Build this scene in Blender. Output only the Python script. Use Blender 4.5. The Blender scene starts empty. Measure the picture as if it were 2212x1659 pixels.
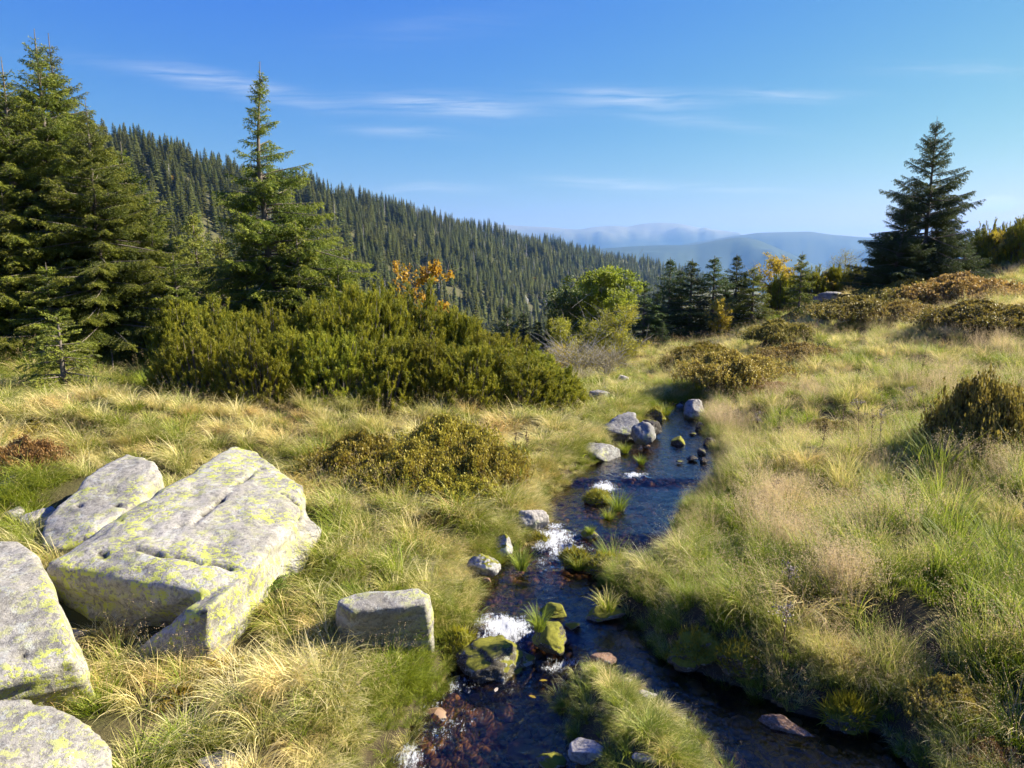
import bpy, bmesh, math, random, os
import numpy as np
from mathutils import Vector, Matrix, Euler
R_ = math.radians
rng = np.random.default_rng(7)
random.seed(7)
scene = bpy.context.scene
C = scene.collection

# ------------------------------------------------------------------ camera
CAM_H = 3.0
FPX = 1579.0            # focal length in units of a 2212 px wide picture
PITCH = R_(10.0)
cam_d = bpy.data.cameras.new('camera')
cam_d.sensor_fit = 'HORIZONTAL'; cam_d.sensor_width = 36.0
cam_d.lens = 36.0 * FPX / 2212.0
cam_d.clip_start = 0.1; cam_d.clip_end = 60000
cam = bpy.data.objects.new('camera', cam_d); C.objects.link(cam)
cam.location = (0, 0, CAM_H); cam.rotation_euler = (R_(90) - PITCH, 0, 0)
scene.camera = cam

# ------------------------------------------------------------------ world, sun, exposure
SUN_AZ, SUN_EL = R_(78), R_(34)      # azimuth clockwise from the view direction (+Y)
world = bpy.data.worlds.new('World'); scene.world = world; world.use_nodes = True
nt = world.node_tree; N = nt.nodes; L = nt.links; N.clear()
wo = N.new('ShaderNodeOutputWorld'); bg = N.new('ShaderNodeBackground'); bg.inputs['Strength'].default_value = 0.050
sky = N.new('ShaderNodeTexSky'); sky.sky_type = 'NISHITA'; sky.sun_disc = False
sky.sun_elevation = SUN_EL; sky.sun_rotation = SUN_AZ
sky.altitude = 1200; sky.air_density = 1.25; sky.dust_density = 0.6; sky.ozone_density = 3.2
def wn(t, **k):
    n = N.new(t)
    for a, v in k.items(): setattr(n, a, v)
    return n
tc = wn('ShaderNodeTexCoord')
sep = wn('ShaderNodeSeparateXYZ'); L.new(tc.outputs['Generated'], sep.inputs[0])
# cirrus streaks
gxn = wn('ShaderNodeMath', operation='DIVIDE'); L.new(sep.outputs['X'], gxn.inputs[0]); ymx = wn('ShaderNodeMath', operation='MAXIMUM'); L.new(sep.outputs['Y'], ymx.inputs[0]); ymx.inputs[1].default_value = .05; L.new(ymx.outputs[0], gxn.inputs[1])
gzn = wn('ShaderNodeMath', operation='DIVIDE'); L.new(sep.outputs['Z'], gzn.inputs[0]); L.new(ymx.outputs[0], gzn.inputs[1])
gcm = wn('ShaderNodeCombineXYZ'); L.new(gxn.outputs[0], gcm.inputs[0]); L.new(gzn.outputs[0], gcm.inputs[1])
_wx = wn('ShaderNodeTexNoise'); _wx.inputs['Scale'].default_value = 5; _wx.inputs['Detail'].default_value = 3; L.new(gcm.outputs[0], _wx.inputs['Vector'])
_wv = wn('ShaderNodeVectorMath', operation='MULTIPLY_ADD'); L.new(_wx.outputs['Color'], _wv.inputs[0]); _wv.inputs[1].default_value = (.05, .022, 0); L.new(gcm.outputs[0], _wv.inputs[2])
tot = None
for (u0, v0, u1, v1, wd, st) in [(215, 138, 760, 236, 17, .42), (380, 145, 640, 200, 14, .34), (800, 222, 1140, 240, 20, .85), (1200, 206, 1520, 226, 20, .62), (1560, 206, 1840, 206, 12, .48), (760, 280, 1000, 296, 12, .34), (1250, 240, 1700, 285, 13, .22), (800, 404, 1060, 408, 12, .38), (1180, 388, 1480, 402, 14, .5), (1400, 400, 1780, 418, 10, .28), (1900, 150, 2300, 156, 14, .25), (720, 90, 1150, 30, 30, .10)]:
    def gp(u, v): d = ((u - 1106) / FPX, 1.0, -(v - 829.5) / FPX); q = Vector(d); q.rotate(Euler((-PITCH, 0, 0))); return q.x / q.y, q.z / q.y
    a_, b_ = gp(u0, v0), gp(u1, v1); ln = math.hypot(b_[0] - a_[0], b_[1] - a_[1]); an = math.atan2(b_[1] - a_[1], b_[0] - a_[0])
    m_ = wn('ShaderNodeMapping', vector_type='TEXTURE'); L.new(_wv.outputs[0], m_.inputs[0]); m_.inputs['Location'].default_value = ((a_[0] + b_[0]) / 2 + .025, (a_[1] + b_[1]) / 2 + .011, 0); m_.inputs['Rotation'].default_value = (0, 0, an); m_.inputs['Scale'].default_value = (ln * .5, wd / FPX, 1)
    l_ = wn('ShaderNodeVectorMath', operation='DOT_PRODUCT'); L.new(m_.outputs[0], l_.inputs[0]); L.new(m_.outputs[0], l_.inputs[1])
    e_ = wn('ShaderNodeMath', operation='POWER'); e_.inputs[0].default_value = .30; L.new(l_.outputs['Value'], e_.inputs[1])
    g_ = wn('ShaderNodeMath', operation='MULTIPLY_ADD'); L.new(e_.outputs[0], g_.inputs[0]); g_.inputs[1].default_value = st
    if tot is None: g_.inputs[2].default_value = 0
    else: L.new(tot, g_.inputs[2])
    tot = g_.outputs[0]
_fm = wn('ShaderNodeMapping'); L.new(_wv.outputs[0], _fm.inputs[0]); _fm.inputs['Rotation'].default_value = (0, 0, R_(7)); _fm.inputs['Scale'].default_value = (7, 120, 1)
_fn = wn('ShaderNodeTexNoise'); _fn.inputs['Scale'].default_value = 1; _fn.inputs['Detail'].default_value = 8; _fn.inputs['Roughness'].default_value = .62; _fn.inputs['Distortion'].default_value = .35; L.new(_fm.outputs[0], _fn.inputs['Vector'])
_fr = wn('ShaderNodeMapRange'); L.new(_fn.outputs[0], _fr.inputs[0]); _fr.inputs[1].default_value = .36; _fr.inputs[2].default_value = .72; _fr.inputs[3].default_value = .05; _fr.inputs[4].default_value = 1.0
cs = wn('ShaderNodeMath', operation='MULTIPLY'); L.new(tot, cs.inputs[0]); L.new(_fr.outputs[0], cs.inputs[1])
# small cumulus low on the right
def dir_px(u, v):
    d = Vector(((u - 1106) / FPX, 1.0, -(v - 829.5) / FPX))
    d.rotate(Euler((-PITCH, 0, 0))); return d.normalized()
cd = dir_px(2152, 441)
vs = wn('ShaderNodeVectorMath', operation='SUBTRACT'); L.new(tc.outputs['Generated'], vs.inputs[0]); vs.inputs[1].default_value = cd
vm = wn('ShaderNodeVectorMath', operation='MULTIPLY'); L.new(vs.outputs[0], vm.inputs[0]); vm.inputs[1].default_value = (1.0, 1.0, 2.6)
vl = wn('ShaderNodeVectorMath', operation='LENGTH'); L.new(vm.outputs[0], vl.inputs[0])
nz3 = wn('ShaderNodeTexNoise'); nz3.inputs['Scale'].default_value = 60; nz3.inputs['Detail'].default_value = 5; L.new(tc.outputs['Generated'], nz3.inputs['Vector'])
cm = wn('ShaderNodeMath', operation='MULTIPLY_ADD'); L.new(nz3.outputs[0], cm.inputs[0]); cm.inputs[1].default_value = 0.030; L.new(vl.outputs['Value'], cm.inputs[2])
mr = wn('ShaderNodeMapRange'); L.new(cm.outputs[0], mr.inputs[0]); mr.inputs[1].default_value = 0.044; mr.inputs[2].default_value = 0.030; mr.inputs[3].default_value = 0; mr.inputs[4].default_value = 0.95
ad = wn('ShaderNodeMath', operation='ADD', use_clamp=True); L.new(cs.outputs[0], ad.inputs[0]); L.new(mr.outputs[0], ad.inputs[1])
sk1 = wn('ShaderNodeMix', data_type='RGBA', blend_type='MULTIPLY'); sk1.inputs[0].default_value = 1; L.new(sky.outputs[0], sk1.inputs[6]); sk1.inputs[7].default_value = (.2, .2, .2, 1)
# measured colour response of a clear mountain sky: deeper blue overhead, paler near the horizon
ssp = wn('ShaderNodeSeparateColor'); L.new(sk1.outputs[2], ssp.inputs[0]); scb = wn('ShaderNodeCombineColor')
for c_, (ex, gn) in enumerate([(1.95, 3.35), (1.22, 3.32), (-.20, 4.95)]):
    pw = wn('ShaderNodeMath', operation='POWER'); L.new(ssp.outputs[c_], pw.inputs[0]); pw.inputs[1].default_value = ex
    ml = wn('ShaderNodeMath', operation='MULTIPLY'); L.new(pw.outputs[0], ml.inputs[0]); ml.inputs[1].default_value = gn; L.new(ml.outputs[0], scb.inputs[c_])
mx = wn('ShaderNodeMix', data_type='RGBA'); L.new(ad.outputs[0], mx.inputs[0]); L.new(scb.outputs[0], mx.inputs[6]); mx.inputs[7].default_value = (6.2, 6.6, 7.0, 1)
L.new(mx.outputs[2], bg.inputs['Color']); L.new(bg.outputs[0], wo.inputs['Surface'])

sd = bpy.data.lights.new('sun', 'SUN'); sd.energy = 5.0; sd.angle = R_(0.53); sd.color = (1.0, 0.915, 0.74)
sun = bpy.data.objects.new('sun', sd); C.objects.link(sun)
sdir = Vector((math.sin(SUN_AZ) * math.cos(SUN_EL), math.cos(SUN_AZ) * math.cos(SUN_EL), math.sin(SUN_EL)))
sun.rotation_euler = sdir.to_track_quat('Z', 'Y').to_euler()
scene.view_settings.view_transform = 'Standard'; scene.view_settings.look = 'None'
scene.view_settings.exposure = 1.58; scene.view_settings.gamma = 1.0
scene.render.engine = 'CYCLES'
cy = scene.cycles
cy.use_denoising = True; cy.max_bounces = 6; cy.diffuse_bounces = 2; cy.glossy_bounces = 2
cy.transmission_bounces = 3; cy.transparent_max_bounces = 8; cy.volume_bounces = 1
cy.use_adaptive_sampling = True; cy.adaptive_threshold = 0.02
cy.caustics_reflective = False; cy.caustics_refractive = False
cy.sample_clamp_indirect = 6

# ------------------------------------------------------------------ helpers
def ss(x, a, b):
    t = np.clip((np.asarray(x, float) - a) / (b - a), 0, 1); return t * t * (3 - 2 * t)

_perm = np.random.default_rng(3).permutation(4096).astype(np.int64)
_gr = np.random.default_rng(4).normal(size=(4096, 3)); _gr /= np.linalg.norm(_gr, axis=1)[:, None]
def _h(i, j, k): return _perm[(_perm[(_perm[i & 4095] + j) & 4095] + k) & 4095]
def perlin(P):
    P = np.asarray(P, float); F = np.floor(P).astype(np.int64); f = P - F; w = f * f * f * (f * (f * 6 - 15) + 10)
    r = 0
    for a in (0, 1):
        for b in (0, 1):
            for c in (0, 1):
                g = _gr[_h(F[:, 0] + a, F[:, 1] + b, F[:, 2] + c)]
                d = ((f - (a, b, c)) * g).sum(1)
                r = r + d * (w[:, 0] if a else 1 - w[:, 0]) * (w[:, 1] if b else 1 - w[:, 1]) * (w[:, 2] if c else 1 - w[:, 2])
    return r * 1.6
def fbm(P, o=4, g=0.5):
    r = 0; a = 1.0; P = np.asarray(P, float)
    for i in range(o):
        r = r + a * perlin(P); P = P * 2.03 + 17.3; a *= g
    return r
def n2(x, y, s, o=3, off=0.0):
    x = np.asarray(x, float).ravel(); y = np.asarray(y, float).ravel()
    return fbm(np.stack([x / s + off, y / s + off * 1.7, np.full_like(x, off)], 1), o)

def mesh_np(name, V, faces, mats=(), smooth=False, attrs=None, fmat=None):
    """faces: list of integer arrays of shape (n, k)"""
    me = bpy.data.meshes.new(name)
    V = np.ascontiguousarray(V, dtype=np.float32)
    faces = [np.asarray(f) for f in faces if len(f)]
    me.vertices.add(len(V)); me.vertices.foreach_set('co', V.ravel())
    li = np.concatenate([f.ravel() for f in faces]).astype(np.int32)
    sz = np.concatenate([np.full(len(f), f.shape[1], np.int32) for f in faces])
    st = np.concatenate([[0], np.cumsum(sz)[:-1]]).astype(np.int32)
    me.loops.add(len(li)); me.loops.foreach_set('vertex_index', li)
    me.polygons.add(len(sz)); me.polygons.foreach_set('loop_start', st); me.polygons.foreach_set('loop_total', sz)
    if smooth: me.polygons.foreach_set('use_smooth', np.ones(len(sz), bool))
    if fmat is not None: me.polygons.foreach_set('material_index', np.asarray(fmat, np.int32))
    for k, v in (attrs or {}).items():
        v = np.asarray(v, np.float32)
        if v.ndim == 1:
            a = me.attributes.new(k, 'FLOAT', 'POINT'); a.data.foreach_set('value', v)
        else:
            a = me.attributes.new(k, 'FLOAT_VECTOR', 'POINT'); a.data.foreach_set('vector', v.ravel())
    for m in mats: me.materials.append(m)
    me.update(calc_edges=True)
    return me
def link(name, me, parent=None, loc=None):
    o = bpy.data.objects.new(name, me); C.objects.link(o)
    if parent: o.parent = parent
    if loc is not None: o.location = loc
    return o
def tag(o, label=None, cat=None, group=None, kind=None):
    if label: o['label'] = label
    if cat: o['category'] = cat
    if group: o['group'] = group
    if kind: o['kind'] = kind
    return o
def empty(name, loc, rz=0, s=1.0):
    o = bpy.data.objects.new(name, None); C.objects.link(o); o.location = loc; o.rotation_euler = (0, 0, rz)
    o.scale = (s, s, s) if np.isscalar(s) else s; o.empty_display_size = 0.1
    return o
def copy_tree(o, parent=None):
    c = o.copy(); C.objects.link(c); c.parent = parent
    for ch in list(o.children): copy_tree(ch, c)
    return c

# pixel <-> world (pixels of a 2212 x 1659 picture)
cp, sp = math.cos(PITCH), math.sin(PITCH)
def ray(u, v):
    u = np.asarray(u, float); v = np.asarray(v, float)
    a = (u - 1106) / FPX; b = -(v - 829.5) / FPX
    return np.stack([a, cp + b * sp, -sp + b * cp], -1)
def PZ(u, v, z):
    d = ray(u, v); t = (z - CAM_H) / d[..., 2]; p = d * np.asarray(t)[..., None]; p[..., 2] += CAM_H; return p
def PY(u, v, y):
    d = ray(u, v); t = y / d[..., 1]; p = d * np.asarray(t)[..., None]; p[..., 2] += CAM_H; return p
def proj(P):
    P = np.asarray(P, float); x = P[..., 0]; y = P[..., 1]; z = P[..., 2] - CAM_H
    f = y * cp - z * sp; up = y * sp + z * cp
    return 1106 + FPX * x / f, 829.5 - FPX * up / f
def mpp(y): return y / FPX      # metres per (2212) pixel at forward distance y, roughly

# ------------------------------------------------------------------ terrain: height function
LB = [(700,2300),(760,1900),(835,1659),(872,1590),(905,1530),(950,1470),(985,1400),(1022,1370),(1035,1290),(1050,1240),(1120,1205),(1178,1150),(1175,1095),(1255,1045),(1325,1005),(1345,965),(1395,932),(1432,905),(1438,893)]
RB = [(1506,893),(1508,930),(1535,985),(1550,1045),(1500,1085),(1455,1130),(1450,1180),(1415,1230),(1300,1245),(1292,1300),(1365,1350),(1430,1430),(1560,1478),(1700,1535),(1800,1565),(1905,1600),(1955,1659),(2080,1900),(2300,2300)]
IS = [(1212,1475),(1245,1438),(1310,1448),(1400,1505),(1500,1565),(1560,1659),(1600,1760),(1420,1800),(1260,1760),(1228,1659),(1238,1600),(1215,1540)]
def poly(l, z=0.1):
    a = np.array(l, float); return PZ(a[:, 0], a[:, 1], z)[:, :2]
WP = poly(LB + RB); IP = poly(IS)
def sdist(x, y, Pg):
    n = len(Pg); d2 = np.full(x.shape, 1e9); ins = np.zeros(x.shape, bool)
    for i in range(n):
        a = Pg[i]; b = Pg[(i + 1) % n]; e = b - a
        t = np.clip(((x - a[0]) * e[0] + (y - a[1]) * e[1]) / (e @ e), 0, 1)
        d2 = np.minimum(d2, (x - a[0] - t * e[0]) ** 2 + (y - a[1] - t * e[1]) ** 2)
        if a[1] != b[1]:
            c = ((a[1] > y) != (b[1] > y)) & (x < (b[0] - a[0]) * (y - a[1]) / (b[1] - a[1]) + a[0]); ins ^= c
    d = np.sqrt(d2); return np.where(ins, -d, d)
# stream centre line x(y)
_yc = np.array([0, 2, 4, 5, 6, 7, 8, 9, 10, 12, 13.6, 16, 20, 26, 40.])
_lx = np.array([*PZ(np.array([760, 950, 1035, 1120, 1175, 1325, 1395, 1438]), np.array([1900, 1470, 1290, 1205, 1095, 1005, 932, 893]), .1)[:, 0]])
def xs(y):
    ys = PZ(np.full(9, 1100.), np.array([1900, 1659, 1470, 1330, 1200, 1095, 1030, 950, 893.]), .1)[:, 1]
    uu = np.array([1300, 1300, 1250, 1180, 1220, 1260, 1420, 1440, 1468.]); vv = np.array([1900, 1659, 1470, 1330, 1200, 1095, 1030, 950, 893.])
    X = PZ(uu, vv, .1)[:, 0]
    return np.interp(y, np.concatenate([ys, [16, 20, 30]]), np.concatenate([X, [3.1, 2.2, 1.5]]))
XI = float(PZ(1222., 1500., .05)[0])
def wl(x, y):
    low = .12 * ss(y, 4.95, 5.35); up = np.full_like(np.asarray(x, float), .12)
    b = ss(x, XI - .05, XI + .25)
    return low * (1 - b) + up * b + .07 * ss(y, 6.75, 7.15) + .06 * ss(y, 8.55, 8.85) + .004 * np.clip(y - 9, 0, 20)
# hummocks: (u, v, assumed z, radius x, radius y, height)
HUM = [(1600, 790, .9, 1.0, 1.0, .30), (1690, 722, 1.0, .9, 1.0, .42), (1800, 745, 1.1, 1.3, 1.2, .25), (2080, 655, 1.9, 2.4, 2.0, .45),
       (1900, 668, 1.5, 1.8, 1.2, .30), (1440, 1350, .25, .55, .45, .12), (1560, 1400, .3, .5, .4, .16), (1250, 965, .3, .9, .8, .12),
       (900, 1020, .35, 1.1, .6, .12), (230, 850, 1.2, 1.2, .8, .30), (1000, 900, .5, 1.4, .7, .15), (700, 900, .6, 1.0, .6, .12),
       (2150, 880, 1.2, .8, .7, .35), (1480, 1150, .4, .7, .6, .10), (1720, 960, .8, 1.0, .8, .14), (1750, 1180, .7, .8, .6, .14), (1640, 1480, .25, .5, .35, .12),
       (1880, 1520, .4, .5, .35, .14), (1040, 1060, .3, .5, .4, .12), (640, 1500, .3, .6, .4, .12), (380, 1560, .4, .7, .4, .12), (1600, 1000, .6, .6, .5, .12), (1880, 800, 1.1, 1.4, 1.0, .16)]
_hc = [(PZ(float(u), float(v), z), rx, ry, h) for u, v, z, rx, ry, h in HUM]
_az = np.array([-900, -300, 0, 300, 700, 1100, 1300, 1480, 1700, 2000, 2600.])     # as picture u
_sv = np.array([60, 100, 180, 258, 380, 497, 540, 580, 640, 700, 760.])               # tree-top skyline there, as picture v
_RR = np.array([250, 300, 340, 400, 520, 800, 1000, 1250, 1500, 1700, 1700.])
_rd = ray(_az, _sv); _el = _rd[:, 2] / np.hypot(_rd[:, 0], _rd[:, 1]) - 12.0 / _RR
def hill(x, y):
    r = np.hypot(x, y); yy = np.maximum(y, 1e-3)
    u = np.where(y > 0, 1106 + np.clip(x / yy, -1.6, 1.6) * FPX * cp, np.where(x > 0, 3500, -1400))
    R1 = np.interp(u, _az, _RR); e1 = np.interp(u, _az, _el); r0 = .33 * R1
    t = np.clip((r - r0) / (R1 - r0), 0, 1)
    z = (1 - t) * (-.19 * r0) + t * (e1 * R1) + 3
    z = np.where(r < r0, -.19 * r + 3, z)
    z = z - np.clip(r - R1, 0, None) * .30 * ss(r, R1, R1 * 1.15)
    am = ss(r, r0 * .8, r0 * 1.3)
    z = z + am * (n2(x, y, 60., 3, 5.5).reshape(np.shape(r)) * .010 * R1)
    return np.maximum(z, -320)
def land(x, y):
    x = np.asarray(x, float); y = np.asarray(y, float); shp = x.shape; x = x.ravel(); y = y.ravel()
    near = (np.hypot(x, y) < 140)
    z = np.zeros_like(x); sdv = np.full_like(x, 50.)
    if near.any():
        a, b = x[near], y[near]
        dm = sdist(a, b, WP); di = sdist(a, b, IP)
        lat = np.abs(a - xs(b)) - .4; kk = ss(b, 12, 15.5); dm = np.where(dm > 0, dm * (1 - kk) + np.maximum(lat, .3) * kk, dm)
        d = np.where(di < 0, -di, dm); d = np.where((dm < 0) & (di > 0), -np.minimum(-dm, di), d)
        jag = n2(a, b, .35, 2, 9.1) * .05; dj = d + jag
        sw = .3 + .55 * np.clip(b - 12.5, 0, 30); side = ss(a - xs(b), -sw, sw); isl = (di < .0)
        w = wl(a, b)
        zl = w + .10 * ss(dj, 0, .18) + .06 * ss(dj, .15, .8) + .08 * np.clip(dj - .8, 0, None)
        lowb = ss(b, 6.0, 7.5); zr = w + (.16 - .09 * lowb) * ss(dj, 0, .16) + (.12 - .03 * lowb) * ss(dj, .12, 1.1) + .075 * np.clip(dj - .5, 0, None) + .0034 * np.clip(dj, 0, 22) ** 2
        zi = w + .055 * ss(dj, 0, .15) + .11 * ss(dj, .1, .5)
        zz = zl * (1 - side) + zr * side; zz = np.where(isl, zi, zz)
        zz = zz + ss(dj, .1, .9) * ((.075 + .07 * side) * n2(a, b, .8, 2, 1.1) + (.13 + .05 * side) * n2(a, b, 2.2, 2, 2.2))
        for c, rx, ry, h in _hc:
            zz += h * np.exp(-((a - c[0]) / rx) ** 2 - ((b - c[1]) / ry) ** 2) * ss(dj, 0, .4)
        zz = zz - .045 * np.clip(b - 13, 0, 20) * (1 - ss(np.abs(a - xs(b)), 5, 12))
        # beyond the crest the land drops into the valley
        yc = np.interp(a, [-30, -6, 0, 4, 12, 30], [22, 18, 19, 25, 30, 34])
        q = (b - yc) / 3.0; fall = .27 * 3 * np.where(q > 20, q, np.log1p(np.exp(np.clip(q, -30, 20))))
        zz = zz - fall
        bed = w - .05 - .16 * ss(-dj, 0, .35) + .03 * n2(a, b, .22, 2, 3.3)
        zz = np.where(dj < 0, bed, zz)
        z[near] = zz; sdv[near] = d
    r = np.hypot(x, y); far = r > 70
    if far.any():
        h = hill(x[far], y[far]); k = ss(r[far], 75, 135); z[far] = np.where(near[far], z[far], h) * (1 - k) + h * k
    return z.reshape(shp), sdv.reshape(shp)
# fast look-up grid for the near land
GX0, GX1, GY0, GY1, GS = -26., 34., -6., 48., .06
gx = np.arange(GX0, GX1, GS); gy = np.arange(GY0, GY1, GS)
_X, _Y = np.meshgrid(gx, gy); GZ, GD = land(_X, _Y)
def lookup(A, x, y):
    i = np.clip((np.asarray(x) - GX0) / GS, 0, len(gx) - 1.001); j = np.clip((np.asarray(y) - GY0) / GS, 0, len(gy) - 1.001)
    i0 = i.astype(int); j0 = j.astype(int); a = i - i0; b = j - j0
    return (A[j0, i0] * (1 - a) + A[j0, i0 + 1] * a) * (1 - b) + (A[j0 + 1, i0] * (1 - a) + A[j0 + 1, i0 + 1] * a) * b
def HZ(x, y): return lookup(GZ, x, y)
def HD(x, y): return lookup(GD, x, y)
def G(u, v):
    """where the ray through a picture point meets the near land"""
    d = ray(float(u), float(v)); t = np.arange(2.5, 46, .02); p = d[None] * (t / d[1])[:, None]; p[:, 2] += CAM_H
    h = HZ(p[:, 0], p[:, 1]); k = np.argmax(p[:, 2] < h)
    if p[k, 2] >= h[k]: k = len(t) - 1
    return np.array([p[k, 0], p[k, 1], h[k]])
def GY(u, y):
    """point on the land at forward distance y in picture column u"""
    x = (u - 1106) / FPX * y
    for _ in range(3):
        z = float(HZ(x, y)); f = y * cp - (z - CAM_H) * sp; x = (u - 1106) / FPX * f
    return np.array([x, y, float(HZ(x, y))])

# ------------------------------------------------------------------ materials
def mat(name):
    m = bpy.data.materials.new(name); m.use_nodes = True; m.node_tree.nodes.clear(); return m
class NB:
    def __init__(s, m): s.t = m.node_tree; s.N = s.t.nodes; s.L = s.t.links
    def n(s, t, ins=None, **k):
        q = s.N.new(t)
        for a, v in k.items(): setattr(q, a, v)
        for a, v in (ins or {}).items():
            if isinstance(v, bpy.types.NodeSocket): s.L.new(v, q.inputs[a])
            else: q.inputs[a].default_value = v
        return q
    def noise(s, vec, scale, detail=4, rough=.55, dist=0.):
        return s.n('ShaderNodeTexNoise', {'Vector': vec, 'Scale': scale, 'Detail': detail, 'Roughness': rough, 'Distortion': dist}).outputs[0]
    def ramp(s, fac, stops, interp='LINEAR'):
        q = s.n('ShaderNodeValToRGB', {'Fac': fac}); r = q.color_ramp; r.interpolation = interp
        while len(r.elements) < len(stops): r.elements.new(.5)
        for e, (p, c) in zip(r.elements, stops):
            e.position = p; e.color = (*c, 1) if not np.isscalar(c) else (c, c, c, 1)
        return q.outputs[0]
    def mix(s, f, a, b, blend='MIX'):
        q = s.n('ShaderNodeMix', data_type='RGBA', blend_type=blend)
        for i, v in ((0, f), (6, a), (7, b)):
            if isinstance(v, bpy.types.NodeSocket): s.L.new(v, q.inputs[i])
            else: q.inputs[i].default_value = v if i == 0 else (*v, 1)
        return q.outputs[2]
    def math(s, op, a, b=0., c=0., clamp=False):
        q = s.n('ShaderNodeMath', operation=op, use_clamp=clamp)
        for i, v in enumerate((a, b, c)):
            if isinstance(v, bpy.types.NodeSocket): s.L.new(v, q.inputs[i])
            else: q.inputs[i].default_value = v
        return q.outputs[0]
    def attr(s, name, kind='GEOMETRY', out='Fac'): return s.n('ShaderNodeAttribute', attribute_name=name, attribute_type=kind).outputs[out]
    def out(s, sh): q = s.n('ShaderNodeOutputMaterial', {'Surface': sh}); return q
def pos(b): return b.n('ShaderNodeNewGeometry').outputs['Position']

def leaf_shader(b, col, trans=.35, rough=.6, spec=.25, tcol=None):
    d = b.n('ShaderNodeBsdfPrincipled', {'Base Color': col, 'Roughness': rough, 'Specular IOR Level': spec}).outputs[0]
    t = b.n('ShaderNodeBsdfTranslucent', {'Color': tcol if tcol is not None else col}).outputs[0]
    m = b.n('ShaderNodeMixShader', {0: trans, 1: d, 2: t}); b.out(m.outputs[0])

def grass_mat(name, greens, straws, bias, scale=.55, trans=.35, tipmix=.75):
    m = mat(name); b = NB(m); p = pos(b)
    r = b.attr('rnd'); t = b.attr('tt'); inst = b.attr('tint', 'INSTANCER')
    big = b.noise(p, scale, 4, .6)
    f = b.math('ADD', b.math('MULTIPLY', big, 1.6), b.math('MULTIPLY', r, .55))
    f = b.math('ADD', f, b.math('MULTIPLY', inst, .75)); f = b.math('ADD', f, bias)
    f = b.math('ADD', f, b.math('MULTIPLY', t, tipmix * .45), clamp=True)
    g = b.mix(r, greens[0], greens[1]); s = b.mix(r, straws[0], straws[1])
    s = b.mix(b.ramp(b.noise(p, 1.9, 2), [(.45, 0.), (.65, 1.)]), s, straws[2])
    ff = b.ramp(f, [(.25, 0.), (.80, 1.)])
    leaf_shader(b, b.mix(ff, g, s), trans, .55, .35)
    return m

def soil_mat():
    m = mat('turf'); b = NB(m); p = pos(b)
    n1 = b.noise(p, 3.0, 6, .65); n3 = b.noise(p, 28., 4, .7)
    dry = b.mix(n1, (.05, .042, .018), (.14, .11, .045)); grn = b.mix(n3, (.030, .036, .010), (.08, .085, .02))  # soil tones darkened to paint shade into gaps between grass clumps
    c = b.mix(b.ramp(b.noise(p, .7, 4), [(.42, 0.), (.6, 1.)]), grn, dry)
    # stream bed: peat-brown gravel
    v = b.n('ShaderNodeTexVoronoi', {'Vector': p, 'Scale': 11.}); v2 = b.n('ShaderNodeTexVoronoi', {'Vector': p, 'Scale': 26.})
    bc = b.mix(v.outputs['Color'], (.09, .045, .018), (.30, .17, .075)); bc = b.mix(.45, bc, b.mix(v2.outputs['Color'], (.05, .03, .015), (.36, .23, .11)))
    bc = b.mix(b.ramp(b.noise(p, 1.3, 3), [(.35, 0.), (.65, 1.)]), b.mix(.7, bc, (.035, .028, .02)), bc)
    bedm = b.attr('bed'); c = b.mix(bedm, c, bc)
    nzz = b.n('ShaderNodeSeparateXYZ', {0: b.n('ShaderNodeNewGeometry').outputs['True Normal']}).outputs[2]
    c = b.mix(b.math('MULTIPLY', b.ramp(nzz, [(.72, 1.), (.90, 0.)]), .85), c, b.mix(n3, (.022, .016, .010), (.07, .05, .028)))
    # far forest floor
    fc = b.mix(b.noise(p, .05, 5), (.035, .045, .016), (.13, .11, .045)); c = b.mix(b.attr('far'), c, fc)
    bump = b.n('ShaderNodeBump', {'Height': b.math('ADD', n3, b.math('MULTIPLY', v.outputs['Distance'], b.math('MULTIPLY', bedm, -1.5))), 'Strength': .7, 'Distance': .03}).outputs[0]
    b.out(b.n('ShaderNodeBsdfPrincipled', {'Base Color': c, 'Roughness': .9, 'Normal': bump, 'Specular IOR Level': .2}).outputs[0]); return m
M_SOIL = soil_mat()

# ------------------------------------------------------------------ ground: one polar sheet from the camera's feet to beyond the forested hill
th_f = np.linspace(R_(-46), R_(46), 760); th_c = np.linspace(R_(46), R_(314), 70)[1:-1]
th = np.concatenate([th_f, th_c]); nth = len(th)
rr = np.concatenate([[.05], np.geomspace(.8, 3, 24)[:-1], np.geomspace(3, 60, 470)[:-1], np.geomspace(60, 2400, 130)])
RR, TT = np.meshgrid(rr, th, indexing='ij'); gxx = RR * np.sin(TT); gyy = RR * np.cos(TT)
gz, gd = land(gxx, gyy)
nr = len(rr); idx = np.arange(nr * nth).reshape(nr, nth); nxt = np.roll(idx, -1, axis=1)
F = np.stack([idx[:-1], nxt[:-1], nxt[1:], idx[1:]], -1).reshape(-1, 4)
gme = mesh_np('ground', np.stack([gxx.ravel(), gyy.ravel(), gz.ravel()], 1), [F], [M_SOIL], True,
              {'bed': ss(-gd.ravel(), -.10, .06), 'far': ss(RR.ravel(), 55, 90)})
tag(link('ground', gme), kind='structure')
#@@END_TERRAIN

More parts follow.
